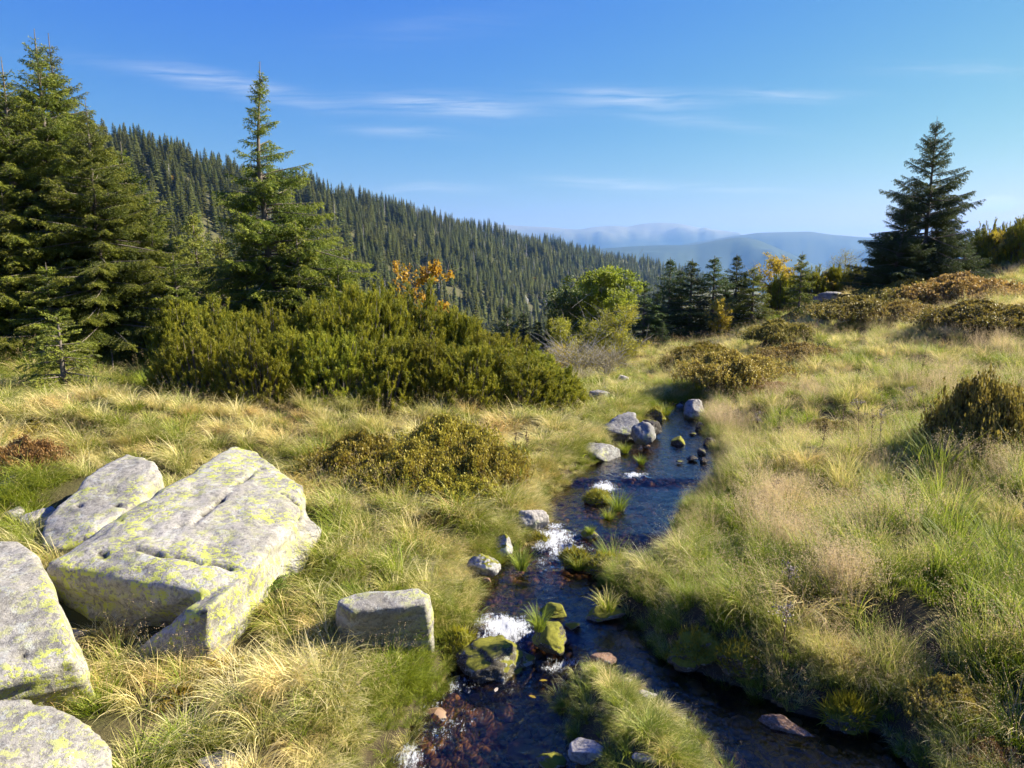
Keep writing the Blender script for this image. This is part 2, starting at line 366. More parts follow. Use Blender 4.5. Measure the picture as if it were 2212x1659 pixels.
# ------------------------------------------------------------------ distant mountains
def ridge(name, pts, dist, depth, base, seed, colA, colB):
    pts = np.array(pts, float); nu, nv = 260, 34
    u = np.linspace(pts[0, 0], pts[-1, 0], nu); el = np.interp(u, pts[:, 0], pts[:, 1])
    k = np.hanning(9); k /= k.sum(); el = np.convolve(np.pad(el, 4, 'edge'), k, 'valid')
    top = PY(u, el - 13, dist); V = []; s = np.linspace(-1, 1, nv)
    for i, t in enumerate(s):
        yy = dist + t * depth; x = top[:, 0] * yy / dist
        prof = (1 - abs(t)) ** .85 if abs(t) > 0 else 1
        z = base + (top[:, 2] - base) * prof
        w = 1 - prof
        z = z + n2(x, np.full_like(x, yy), dist * .10, 4, seed) * dist * .022 * ss(w, 0, .25) 
        V.append(np.stack([x, np.full_like(x, yy), z], 1))
    V = np.concatenate(V); idx = np.arange(nu * nv).reshape(nv, nu)
    F = np.stack([idx[:-1, :-1], idx[:-1, 1:], idx[1:, 1:], idx[1:, :-1]], -1).reshape(-1, 4)
    m = mat(name + '_ground'); b = NB(m); p = pos(b); z = b.n('ShaderNodeSeparateXYZ', {0: p}).outputs[2]
    h = b.math('ADD', b.math('MULTIPLY', z, 1 / dist), b.math('MULTIPLY', b.noise(p, 9. / dist, 5, .65), .035))
    c = b.mix(b.ramp(b.n('ShaderNodeMapRange', {0: h, 1: .015, 2: .065}).outputs[0], [(.35, 0.), (.7, 1.)]), colA, colB)
    b.out(b.n('ShaderNodeBsdfPrincipled', {'Base Color': c, 'Roughness': .95, 'Specular IOR Level': .1}).outputs[0])
    tag(link(name, mesh_np(name, V, [F], [m], True)), kind='structure')
ridge('mountains', [(700, 500), (900, 492), (1100, 495), (1180, 499), (1250, 505), (1285, 499), (1330, 496), (1355, 499), (1385, 492), (1420, 489), (1470, 492), (1520, 503), (1560, 513), (1620, 518), (1700, 530), (1800, 540)], 9500, 2600, -700, 1.5, (.05, .06, .03), (.22, .20, .13))
ridge('mountains', [(1430, 545), (1520, 528), (1585, 518), (1640, 511), (1750, 508), (1790, 514), (1860, 520), (1960, 523), (2080, 530), (2300, 545), (2600, 560)], 7000, 1700, -700, 2.5, (.05, .06, .03), (.10, .10, .05))
ridge('mountains', [(700, 640), (1000, 580), (1180, 540), (1300, 545), (1400, 538), (1500, 537), (1550, 526), (1600, 519), (1640, 526), (1700, 552), (1760, 580), (1840, 605), (2000, 640)], 5000, 1200, -600, 3.5, (.045, .06, .03), (.07, .08, .04))
# valley floor far out
tag(link('valley', mesh_np('valley', np.array([[-16000, 1500, -330], [16000, 1500, -330], [16000, 14000, -720], [-16000, 14000, -720.]]), [np.array([[0, 1, 2, 3]])], [M_SOIL], attrs={'far': np.ones(4), 'bed': np.zeros(4)})), kind='structure')


# ================================================================== water
def water_mat():
    m = mat('stream_water'); b = NB(m); p = pos(b)
    mpn = b.n('ShaderNodeMapping', {0: p, 'Scale': (1, .75, 1), 'Rotation': (0, 0, -.25)}).outputs[0]
    w1 = b.noise(mpn, 9., 3, .6, .8); w2 = b.noise(mpn, 30., 3, .6, .5); rough = b.attr('rough')
    h = b.math('ADD', w1, b.math('MULTIPLY', w2, .35))
    bump = b.n('ShaderNodeBump', {'Height': h, 'Strength': b.math('ADD', .25, b.math('MULTIPLY', rough, .75)), 'Distance': .045}).outputs[0]
    fr = b.n('ShaderNodeFresnel', {'IOR': 1.33, 'Normal': bump}).outputs[0]
    fr = b.math('MULTIPLY', fr, 1.35, clamp=True)
    gl = b.n('ShaderNodeBsdfGlossy', {'Color': (1, 1, 1, 1), 'Roughness': .04, 'Normal': bump}).outputs[0]
    tr = b.n('ShaderNodeBsdfTransparent', {'Color': (.62, .50, .36, 1)}).outputs[0]
    sh = b.n('ShaderNodeMixShader', {0: fr, 1: tr, 2: gl}).outputs[0]
    # froth: white broken water
    f = b.attr('foam'); fn = b.noise(b.n('ShaderNodeMapping', {0: p, 'Scale': (1.5, .8, 1)}).outputs[0], 48., 6, .8, .6); fn2 = b.noise(mpn, 9., 3, .6, 1.)
    k = b.math('ADD', b.math('MULTIPLY', f, 1.0), b.math('MULTIPLY', b.math('SUBTRACT', fn, .5), 1.6)); k = b.math('ADD', k, b.math('MULTIPLY', b.math('SUBTRACT', fn2, .5), 1.0))
    k = b.math('MULTIPLY', b.n('ShaderNodeMapRange', {0: b.math('ADD', k, b.math('MULTIPLY', b.math('SUBTRACT', b.noise(b.n('ShaderNodeMapping', {0: p, 'Scale': (3.2, .8, 1), 'Rotation': (0, 0, -.3)}).outputs[0], 12., 5, .7, 1.5), .5), 1.3)), 1: .56, 2: .95}).outputs[0], b.n('ShaderNodeMapRange', {0: f, 1: .02, 2: .15}).outputs[0])
    fb = b.n('ShaderNodeBsdfPrincipled', {'Base Color': (.80, .83, .86, 1), 'Roughness': .35, 'Normal': b.n('ShaderNodeBump', {'Height': fn, 'Strength': 1., 'Distance': .05}).outputs[0]}).outputs[0]
    b.out(b.n('ShaderNodeMixShader', {0: k, 1: sh, 2: fb}).outputs[0]); return m
ys_, ye_ = 2.2, 14.6
wx = np.arange(-2.2, 6.6, .03); wy = np.arange(ys_, ye_, .035); WX, WY = np.meshgrid(wx, wy)
WS = HD(WX, WY)
# froth patches: (u, v, rx px, ry px, tilt, strength)
FO = [(1090, 1352, 78, 20, -.42, 1.15), (1060, 1415, 70, 22, -.1, .95), (1190, 1160, 60, 22, .3, 1.0), (1225, 1185, 60, 16, .1, .85), (1305, 1062, 30, 12, -.2, 1.05), (1370, 1043, 32, 9, .1, .95),
      (1210, 1445, 60, 14, -.1, .75), (1195, 1140, 30, 14, 0, .8), (950, 1580, 60, 60, -.6, .50), (880, 1640, 50, 30, 0, .75), (1000, 1475, 45, 30, -.6, .55), (1110, 1490, 60, 22, 0, .35),
      (1170, 1215, 60, 20, .3, .45), (1030, 1540, 50, 60, -.5, .38), (1290, 1090, 60, 14, .3, .35), (930, 1530, 30, 50, -.4, .5)]
foam = np.zeros_like(WX); rough = np.full_like(WX, .25)
PU, PV = proj(np.stack([WX, WY, wl(WX, WY)], -1))
for u, v, rx, ry, ti, s in FO:
    c = PZ(float(u), float(v), float(wl(np.array(0.), PZ(float(u), float(v), .1)[1]) if u < 1222 else .15)); m_ = mpp(c[1])
    ax, ay = rx * m_, ry * m_ * 2.6; dx_, dy_ = WX - c[0], WY - c[1]; ca, sa = math.cos(-ti), math.sin(-ti)
    q = ((dx_ * ca - dy_ * sa) / ax) ** 2 + ((dx_ * sa + dy_ * ca) / ay) ** 2
    foam = np.maximum(foam, s * np.exp(-q * .9)); rough = np.maximum(rough, .9 * np.exp(-q * .35))
low = (WX < XI) & (WY < 5.3); rough = np.where(low, np.maximum(rough, .55), rough); rough = np.where((WX > XI + .2) & (WY < 5.2), .07, rough)
WZ = wl(WX, WY) + .018 * rough * n2(WX, WY, .16, 3, 4.4).reshape(WX.shape) + foam * .03 * n2(WX, WY, .06, 2, 8.4).reshape(WX.shape) + foam * .012
inw = WS < .10
ok = inw[:-1, :-1] | inw[1:, 1:] | inw[:-1, 1:] | inw[1:, :-1]
wi = np.arange(WX.size).reshape(WX.shape); F = np.stack([wi[:-1, :-1], wi[:-1, 1:], wi[1:, 1:], wi[1:, :-1]], -1)[ok]
used, inv = np.unique(F, return_inverse=True)
wme = mesh_np('stream', np.stack([WX.ravel(), WY.ravel(), WZ.ravel()], 1)[used], [inv.reshape(F.shape)], [water_mat()], True, {'foam': foam.ravel()[used], 'rough': rough.ravel()[used]})
tag(link('stream', wme), kind='structure')

# ================================================================== rocks
def rock_mat(name, lichen=.5, base=((.21, .195, .165), (.44, .41, .355)), moss=0., wet=0., dark=0.):
    m = mat(name); b = NB(m); p = b.n('ShaderNodeTexCoord').outputs['Object']
    n1 = b.noise(p, 2.3, 5, .6); n2_ = b.noise(p, 26., 5, .75); n3 = b.noise(p, 90., 3, .8)
    c = b.mix(b.ramp(n1, [(.3, 0.), (.7, 1.)]), base[0], base[1])
    c = b.mix(b.ramp(n2_, [(.38, .65), (.52, 0.)]), c, tuple(x * .36 for x in base[0]))
    c = b.mix(b.ramp(b.noise(p, 3.4, 5, .7, .8), [(.52, 0.), (.60, .55)]), c, tuple(x * .62 for x in base[0]))
    c = b.mix(b.ramp(n3, [(.55, 0.), (.68, .55)]), c, (.44, .43, .40))
    # pale grey crusts and yellow-green map lichen
    v = b.noise(p, 7.5, 6, .72, .4); c = b.mix(b.ramp(v, [(.56, 0.), (.60, .55)]), c, (.40, .41, .37))
    lm = b.math('MULTIPLY', b.ramp(b.noise(p, 1.6, 3, .6), [(.62 - lichen * .45, 0.), (.78 - lichen * .45, 1.)]), b.ramp(b.math('ADD', b.math('MULTIPLY', b.noise(p, 13., 4, .7, .3), .6), b.math('MULTIPLY', b.noise(p, 42., 3, .7), .4)), [(.505, 0.), (.535, 1.)]))
    c = b.mix(b.math('MULTIPLY', lm, .85 if lichen > 0 else 0.), c, b.mix(n2_, (.52, .54, .07), (.34, .37, .08)))
    ck = b.attr('crack'); c = b.mix(ck, c, (.035, .03, .022))
    if moss > 0:
        up = b.n('ShaderNodeSeparateXYZ', {0: b.n('ShaderNodeNewGeometry').outputs['Normal']}).outputs[2]
        mm = b.math('ADD', b.math('MULTIPLY', up, .55), b.math('MULTIPLY', b.noise(p, 3.5, 4, .6), .9))
        c = b.mix(b.ramp(mm, [(1.05 - moss * .55, 0.), (1.13 - moss * .55, 1.)]), c, b.mix(n2_, (.055, .065, .008), (.26, .24, .02)))
    if wet > 0:
        z = b.n('ShaderNodeSeparateXYZ', {0: pos(b)}).outputs[2]; wz = b.n('ShaderNodeMapRange', {0: z, 1: wet, 2: wet - .06}).outputs[0]
        c = b.mix(b.math('MULTIPLY', wz, .85), c, (.03, .022, .014))
    hgt = b.math('ADD', b.math('MULTIPLY', n2_, .7), b.math('ADD', b.math('MULTIPLY', n3, .35), b.math('MULTIPLY', lm, .15)))
    bump = b.n('ShaderNodeBump', {'Height': hgt, 'Strength': .75, 'Distance': .02}).outputs[0]
    b.out(b.n('ShaderNodeBsdfPrincipled', {'Base Color': c, 'Roughness': .85 if not wet else .6, 'Specular IOR Level': .3, 'Normal': bump}).outputs[0]); return m
M_GRAN = rock_mat('lichened_granite', .56); M_GRAN2 = rock_mat('grey_granite', .15, ((.15, .145, .135), (.30, .285, .265)))
M_GRANL = rock_mat('light_lichen_granite', .42); M_MOSSD = rock_mat('dark_mossy_rock', 0., ((.04, .034, .022), (.10, .08, .05)), moss=.66); M_PALE = rock_mat('pale_granite', .12, ((.27, .245, .22), (.42, .385, .345)))
M_MOSS = rock_mat('mossy_rock', 0., ((.07, .055, .04), (.16, .12, .085)), moss=1.0); M_MOSSH = rock_mat('half_mossy_rock', 0., ((.13, .10, .075), (.30, .24, .19)), moss=.72)
M_DARK = rock_mat('wet_dark_rock', 0., ((.030, .024, .02), (.07, .055, .042)), moss=.15)
M_BROWN = rock_mat('brown_wet_rock', 0., ((.16, .085, .045), (.33, .20, .12)))
M_SPOT = rock_mat('black_and_white_lichen_rock', .05, ((.10, .095, .09), (.62, .60, .56)), moss=.45)

def ico(n):
    bm = bmesh.new(); bmesh.ops.create_icosphere(bm, subdivisions=n, radius=1.0)
    V = np.array([v.co[:] for v in bm.verts]); F = np.array([[v.index for v in f.verts] for f in bm.faces]); bm.free(); return V, F
_ICO = {n: ico(n) for n in (3, 4, 5, 6)}
def rock_mesh(size, seed, planes=9, rough=.07, sub=5, flat=0.):
    planes += 3
    V, F = _ICO[sub]; r = np.random.default_rng(seed); n = r.normal(size=(planes, 3)); n /= np.linalg.norm(n, axis=1)[:, None]
    d = r.uniform(.46, .80, planes)
    if flat: n = np.vstack([n, [0, 0, 1]]); d = np.append(d, flat)
    P = V.copy(); dots = P @ n.T; k = np.maximum(dots / d, 1e-3); k = (k ** 40).sum(1) ** (1 / 40.); k = np.maximum(k, 1); P /= k[:, None]
    P = P * (1 + rough * fbm(P * 2.2 + seed * 3.1, 4)[:, None] + rough * .35 * fbm(P * 9 + seed, 3)[:, None])
    P = P * (1 - .5 * rough * np.abs(fbm(P * 4.1 + seed * 2.3, 3))[:, None]); return P * np.asarray(size) / 2, F
ROCKS = []      # footprints that keep the grass off: x, y, rx, ry
def rock(u, v, w, h, depth=1.0, seed=1, m=None, label='', z=None, sink=.35, name='boulder', rz=0., group=None, sub=5, flat=0., planes=9, tilt=(0, 0), excl=True, rough=.08, cat='rock'):
    """u, v: picture point of the foot of its visible face; w, h: visible size in picture pixels; depth as a share of the width"""
    c = G(u, v) if z is None else PZ(float(u), float(v), z)
    mm = mpp(c[1] * cp - (c[2] - CAM_H) * sp); W = w * mm; D = W * depth; an = math.atan((CAM_H - c[2]) / c[1])
    H2 = max((h * mm - .62 * D * math.sin(an)) / math.cos(an), .28 * W, .03); full = H2 / (1 - sink)
    V, F = rock_mesh((W * 1.08, D, full), seed, planes, rough, sub, flat)
    o = link(name, mesh_np(name, V, [F], [m or M_GRAN2], True, {'crack': np.zeros(len(V))}))
    o.location = (c[0], c[1] + D * .42, c[2] + full * (.5 - sink)); o.rotation_euler = (tilt[0], tilt[1], rz)
    tag(o, label, cat, group)
    if excl: ROCKS.append((c[0], c[1] + D * .42, W * .46, D * .46))
    return o

def hull_np(pts):
    bm = bmesh.new()
    for p in pts: bm.verts.new(p)
    r = bmesh.ops.convex_hull(bm, input=bm.verts)
    bmesh.ops.delete(bm, geom=list({g for g in r['geom_interior'] + r['geom_unused'] if isinstance(g, bmesh.types.BMVert)}), context='VERTS')
    bmesh.ops.recalc_face_normals(bm, faces=bm.faces); return bm
def big_boulder(name, hulls, voxel, m, label, cracks=(), amp=.02, bevel=.05, seed=3, cat='boulder', smooth=3):
    """hulls: lists of 3-D corner points, fused into one rounded block; cracks: world polylines with a width"""
    tmp = bpy.data.meshes.new('tmp'); tb = bmesh.new()
    for h in hulls:
        bmh = hull_np(h); t2 = bpy.data.meshes.new('h'); bmh.to_mesh(t2); bmh.free(); tb.from_mesh(t2); bpy.data.meshes.remove(t2)
    tb.to_mesh(tmp); tb.free()
    o = bpy.data.objects.new('tmp', tmp); C.objects.link(o)
    a = o.modifiers.new('r', 'REMESH'); a.mode = 'VOXEL'; a.voxel_size = voxel
    s = o.modifiers.new('s', 'SMOOTH'); s.factor = .5; s.iterations = smooth
    dg = bpy.context.evaluated_depsgraph_get(); me = bpy.data.meshes.new_from_object(o.evaluated_get(dg))
    V = np.empty(len(me.vertices) * 3, np.float32); me.vertices.foreach_get('co', V); V = V.reshape(-1, 3).astype(float)
    Nn = np.empty(len(me.vertices) * 3, np.float32); me.vertices.foreach_get('normal', Nn); Nn = Nn.reshape(-1, 3)
    d = amp * (fbm(V * 1.6 + seed, 4) + .35 * fbm(V * 7 + seed, 4)) + amp * .8 * np.abs(fbm(V * 2.6 + 5 + seed, 3)) + amp * .45 * np.clip(fbm(V * (1.3, 1.3, 5.) + 31 + seed, 3) * 4, -1, 1)
    cr_ = np.zeros(len(V))
    for pl, wd, dp in cracks:
        pl = np.asarray(pl, float); dist = np.full(len(V), 9.); Q = V + .035 * np.stack([fbm(V * 6 + 1, 2), fbm(V * 6 + 9, 2), fbm(V * 6 + 17, 2)], 1)
        for i in range(len(pl) - 1):
            e = pl[i + 1] - pl[i]; t = np.clip(((Q - pl[i]) @ e) / (e @ e), 0, 1); dist = np.minimum(dist, np.linalg.norm(Q - pl[i] - t[:, None] * e, axis=1))
        g = np.exp(-(dist / wd) ** 2); d -= dp * g; cr_ = np.maximum(cr_, (g > .45) * .85)
    V2 = V + Nn * d[:, None]
    me.vertices.foreach_set('co', V2.astype(np.float32).ravel())
    at = me.attributes.new('crack', 'FLOAT', 'POINT'); at.data.foreach_set('value', cr_.astype(np.float32))
    me.polygons.foreach_set('use_smooth', np.ones(len(me.polygons), bool)); me.materials.clear(); me.materials.append(m)
    c0 = np.array([V2[:, 0].mean(), V2[:, 1].mean(), V2[:, 2].min()]); me.transform(Matrix.Translation(-Vector(c0))); me.update()
    bpy.data.objects.remove(o); bpy.data.meshes.remove(tmp); me.name = name
    q = link(name, me, loc=c0); tag(q, label, cat)
    return q
def Z(u, v, z): return tuple(PZ(float(u), float(v), z))
def down(p, z=-.1, dx=0, dy=0): return (p[0] + dx, p[1] + dy, z)
# the great split block
a = Z(505, 962, 1.02); a2 = Z(545, 968, 1.0); b1 = Z(652, 1048, .84); c2 = Z(548, 1222, .74); c1 = Z(448, 1318, .68); f1 = Z(100, 1222, .72); g1 = Z(196, 1172, .82); g2 = Z(352, 1062, .93); h1 = Z(345, 1240, .74)
s1 = Z(692, 1140, .60); s2 = Z(656, 1096, .66); e1 = Z(684, 1208, .25); e2 = Z(600, 1300, .22); e3 = Z(556, 1360, .22); d1 = Z(450, 1442, .22)
fb = Z(118, 1330, .28); fb2 = Z(215, 1362, .30); fb = (fb[0] + .02, fb[1] + .08, fb[2] - .10); fb2 = (fb2[0], fb2[1] + .10, fb2[2] - .10)
main = [a, a2, b1, c2, f1, g1, g2, Z(300, 1218, .78), Z(430, 1280, .70), down(a, .0), down(b1, .0), down(e1, 0), down(e3, 0, .0, .15), fb, fb2, down(fb, 0, .15, .25), Z(350, 1262, .62), Z(655, 1120, .70), down(g1, .0, .1, .3), Z(330, 1300, .36)]
should = [s1, s2, Z(640, 1075, .70), e1, down(e1, 0), Z(660, 1150, .62), Z(640, 1250, .22), down(s2, 0), Z(640, 1240, .40), Z(600, 1200, .60)]
wedge = [c1, Z(395, 1318, .62), Z(540, 1215, .70), c2, d1, down(d1, 0), e3, down(e3, 0), Z(345, 1380, .38), Z(262, 1432, .24), down(Z(262, 1432, .24), 0), Z(600, 1240, .5), e2, down(e2, 0), Z(500, 1270, .62), Z(300, 1420, .30)]
cr1 = [Z(503, 1048, 1.0), Z(470, 1085, .96), Z(430, 1120, .92)]
BIG = big_boulder('boulder', [main, should, wedge], .022, M_GRAN, 'huge angular split boulder with yellow-green lichen over its broad sunlit top',
    [([Z(560, 1005, .95), Z(505, 1050, .93), Z(470, 1083, .90), Z(420, 1120, .88), Z(385, 1135, .86)], .024, .08), ([Z(290, 1192, .80), Z(370, 1200, .79), Z(440, 1212, .78), Z(545, 1222, .75)], .024, .08),
     ([Z(610, 1065, .86), Z(655, 1100, .74), Z(650, 1140, .66)], .025, .06), ([Z(585, 1045, .9), Z(650, 1066, .83)], .016, .03), ([Z(575, 1240, .56), Z(548, 1290, .44), Z(520, 1352, .30)], .020, .07), ([Z(640, 1130, .60), Z(628, 1180, .45), Z(622, 1225, .34)], .016, .05), ([Z(600, 1180, .62), Z(590, 1230, .50)], .014, .04), ([Z(480, 1290, .60), Z(492, 1305, .56)], .012, .03), ([Z(200, 1180, .8), Z(260, 1230, .72), Z(330, 1245, .72)], .03, .035), ([Z(250, 1250, .62), Z(262, 1290, .50), Z(300, 1330, .40)], .025, .04), ([Z(600, 1190, .6), Z(612, 1165, .68)], .015, .03), ([c1, Z(400, 1360, .5), Z(345, 1385, .38)], .02, .03),
     ([Z(250, 1110, .9), Z(275, 1125, .88)], .02, .03)], amp=.022)
l1 = [Z(88, 1178, .62), Z(98, 1120, .72), Z(160, 1060, .85), Z(228, 1000, .98), Z(275, 978, 1.02), Z(330, 998, .98), Z(348, 1020, .92), Z(340, 1042, .86), Z(296, 1082, .82), Z(200, 1152, .70), Z(120, 1190, .60)]
SLAB = big_boulder('boulder', [l1 + [(p[0] + .02, p[1] + .1, p[2] - .42) for p in l1]], .022, M_GRANL, 'long grey slab with scattered lichen leaning beside the huge split boulder',
    [([Z(258, 1058, .93), Z(280, 1078, .87), Z(293, 1084, .83)], .02, .045), ([Z(215, 1060, .9), Z(245, 1090, .82), Z(262, 1100, .78)], .022, .05), ([Z(165, 1075, .85), Z(180, 1105, .76)], .02, .04)], amp=.02, seed=8)
l2 = [Z(-60, 1175, 1.0), Z(40, 1166, .98), Z(62, 1185, .97), Z(100, 1245, .92), Z(118, 1330, .80), Z(150, 1385, .72), Z(157, 1425, .66), Z(148, 1445, .60), Z(-80, 1500, .62), Z(60, 1470, .60), Z(-150, 1300, .9)]
LEFT = big_boulder('boulder', [l2 + [(p[0] - .1, p[1] + .25, p[2] - .45) for p in l2[:6]] + [(p[0], p[1] + .22, p[2] - .40) for p in l2[6:]]], .022, M_GRANL, 'grey lichen-spotted boulder cut by the left edge with a brown shadowed underside',
    [([Z(5, 1385, .8), Z(40, 1410, .72), Z(60, 1425, .68)], .012, .03)], amp=.018, seed=12)
l3 = [Z(-80, 1510, .62), Z(60, 1508, .60), Z(115, 1522, .58), Z(185, 1560, .52), Z(235, 1610, .46), Z(245, 1680, .40), Z(200, 1800, .40), Z(-100, 1800, .5)]
FLAT = big_boulder('boulder', [l3 + [down(p, .0) for p in l3]], .022, M_GRANL, 'flat pale boulder in the bottom left corner with dry grass along its edge', amp=.015, seed=15)
for (cu, cv, cz, rx, ry) in [(420, 1180, .5, 1.15, .75), (250, 1260, .5, .75, .45), (610, 1160, .4, .4, .55), (520, 1290, .3, .38, .45), (220, 1080, .5, .5, .55), (300, 1020, .6, .35, .35), (20, 1330, .5, .55, .6), (60, 1600, .4, .55, .45), (150, 1140, .5, .35, .35), (400, 1380, .3, .42, .22), (120, 1400, .4, .25, .2), (150, 1590, .4, .28, .35), (530, 1385, .25, .22, .16), (600, 1310, .25, .20, .20), (660, 1235, .25, .16, .25), (480, 1440, .2, .16, .12), (360, 1430, .2, .35, .12), (830, 1405, .15, .32, .12)]:
    q = PZ(float(cu), float(cv), cz); ROCKS.append((q[0], q[1], rx, ry))
_t = [Z(728, 1300, .60), Z(740, 1290, .61), Z(770, 1282, .62), Z(905, 1268, .62), Z(930, 1284, .60), Z(918, 1306, .58), Z(760, 1322, .57)]
big_boulder('boulder', [_t + [Z(742, 1400, .16), Z(768, 1412, .12), Z(916, 1376, .12), Z(930, 1350, .12), Z(726, 1340, .3)] + [down(p, 0, 0, .12) for p in _t[:5]]], .018, M_GRANL, 'square grey boulder with one lichened side, alone in grass beside the stream', [([Z(790, 1290, .6), Z(850, 1310, .56), Z(860, 1350, .35)], .012, .02)], amp=.014, seed=21, smooth=3)
_q = PZ(832., 1330., .4); ROCKS.append((_q[0], _q[1] + .02, .34, .2))
rock(70, 1150, 110, 62, .8, 22, M_PALE, 'pinkish pale boulder wedged behind the long lichened slab', rz=.2, sink=.3)
rock(12, 1128, 62, 36, .9, 23, M_PALE, 'small rounded pale boulder at the left edge behind the pinkish one', sink=.3)
rock(8, 1062, 76, 42, .9, 24, M_GRAN2, 'greyish boulder at the left edge below the red bilberry bush', sink=.3)
rock(152, 1398, 56, 44, .8, 25, M_PALE, 'small pale stone squeezed between the left boulder and the split boulder', sink=.3)
rock(462, 1690, 112, 50, .8, 26, M_PALE, 'pale stone top poking through dry grass at the bottom edge', sink=.3)
rock(705, 1225, 34, 26, 1, 27, M_PALE, 'small pale stone at the right foot of the huge split boulder', sink=.3)
rock(1042, 1246, 72, 60, .9, 31, M_SPOT, 'black-mossed white-blotched rock at the left water edge', z=.18, sink=.3)
rock(1086, 1206, 56, 54, .9, 32, M_SPOT, 'upright grey rock just behind the black-mossed one at the water', sink=.25)
rock(1152, 1156, 66, 64, .9, 33, M_PALE, 'sandy weathered rock under overhanging grass beside the middle cascade', sink=.25)
rock(1300, 1008, 88, 66, 1.0, 34, M_GRAN2, 'smooth sloping grey boulder where the far pool begins', sink=.2, flat=.7)
rock(1343, 970, 124, 92, .8, 35, M_GRAN2, 'large cracked grey boulder in the bank group beside the far pool', sink=.2, planes=7)
rock(1390, 968, 56, 60, .8, 36, M_GRAN2, 'small grey block leaning right of the large cracked bank boulder', z=.28, sink=.2, planes=6, sub=4)
rock(1411, 947, 54, 52, .9, 37, M_DARK, 'dark mossy boulder at the far end of the bank group', z=.28, sink=.2, sub=4)
rock(1300, 868, 62, 34, .8, 38, M_GRAN2, 'flat grey boulder in grass beyond the dwarf pines', sink=.3, flat=.6, sub=4)
rock(1305, 848, 36, 16, .8, 39, M_GRAN2, 'small grey rock just behind the flat far boulder', sink=.3, sub=4)
rock(1348, 830, 30, 24, .8, 40, M_PALE, 'light stone standing alone in the grass above the far bend', sink=.25, sub=4, planes=5)
rock(1510, 910, 60, 50, 1.1, 41, M_GRAN2, 'dark rounded boulder half buried in the right bank by the far pool', sink=.2, sub=5, planes=5)
rock(1468, 894, 22, 22, .9, 42, M_GRAN2, 'small angular rock in shadow at the head of the far pool', sink=.2, sub=4, planes=5)
rock(1385, 1250, 84, 34, .8, 43, M_SPOT, 'flat whitish rock beneath the grass of the right bank', sink=.3, flat=.55)
rock(1200, 1334, 68, 40, 1.0, 44, M_MOSS, 'bright yellow-green mossy stone standing in midstream', z=.12, sink=.35, planes=5, flat=.75)
rock(1186, 1422, 98, 78, 1.3, 45, M_MOSSD, 'big moss-covered rock above the right side of the nearest cascade', z=.10, sink=.3, planes=7, rough=.09)
rock(1308, 1348, 92, 46, .7, 46, M_MOSSH, 'brown rock with mossy left half and grass on top at the fork', z=.12, sink=.3, flat=.7)
rock(1238, 1362, 34, 24, .9, 47, M_MOSSH, 'small dark mossy stone between the two mossy rocks at the fork', z=.12, sink=.35, sub=4)
rock(1082, 1485, 210, 84, 1.0, 48, rock_mat('wet_dome', 0., ((.035, .03, .022), (.10, .085, .05)), moss=.42), 'dark domed rock with mossy rim that the nearest cascade washes over', z=-.02, sink=.5, planes=6, rough=.12)
rock(1272, 1655, 110, 60, .7, 49, M_PALE, 'whitish pink granite rock at the bottom edge below the grassy island', sink=.2, flat=.6)
rock(1400, 1660, 60, 30, .7, 63, M_PALE, 'second whitish stone under island grass at the bottom edge', sink=.2, flat=.6, sub=4)
rock(1190, 1668, 70, 50, .7, 64, M_MOSSH, 'brown mossy stone left of the whitish rock at the bottom edge', z=.0, sink=.2, sub=4)
rock(1398, 1520, 60, 26, .8, 50, M_PALE, 'pale rounded stone bedded in the right rim of the grassy island', z=.14, sink=.3)
rock(1345, 1485, 44, 22, .8, 51, M_PALE, 'smaller pinkish stone on the island rim', z=.14, sink=.3, sub=4)
rock(1300, 1440, 66, 36, .7, 52, M_BROWN, 'reddish brown wet rock at the upstream tip of the island', z=.12, sink=.3, sub=4)
rock(1712, 1600, 120, 40, .5, 53, M_BROWN, 'long dark brown rock rising from the still right branch', z=.09, sink=.35, rz=-.55, planes=6, rough=.12)
rock(1468, 962, 32, 26, .9, 54, M_MOSS, 'small round rock topped with moss standing in the far pool', z=.26, sink=.3, sub=4, planes=4)
rock(1275, 1162, 40, 26, .9, 55, M_MOSSH, 'dark mossy rock with a grass tuft splitting the middle cascade', z=.2, sink=.3, sub=4)
for i, (u, v, w, h) in enumerate([(1476, 995, 26, 14), (1496, 982, 30, 16), (1500, 1000, 22, 16), (1490, 930, 24, 20), (1477, 940, 20, 7), (1447, 1000, 18, 6), (1514, 962, 30, 22)]):
    rock(u + 22, v, w, h, .9, 70 + i, M_DARK, ['nearest wet dark stone on the shaded right rim of the far pool', 'flat dark stone at the right rim beside the moss-topped rock', 'dark stone tucked under the overhanging grass of the right rim', 'dark stone near the head of the far pool', 'thin dark stone sliver just breaking the water of the far pool', 'tiny flat dark stone alone in the near part of the far pool', 'largest dark stone set into the right bank of the far pool'][i], z=.27, sink=.35, sub=3, name='stone', cat='stone')
rock(1397, 968, 16, 12, .9, 56, M_BROWN, 'little reddish stone standing alone in the far pool', z=.27, sink=.3, sub=3, name='stone', cat='stone')
rock(1052, 1262, 26, 18, .9, 57, M_BROWN, 'little orange brown stone in the water below the black-mossed rock', z=.13, sink=.3, sub=3, name='stone', cat='stone')
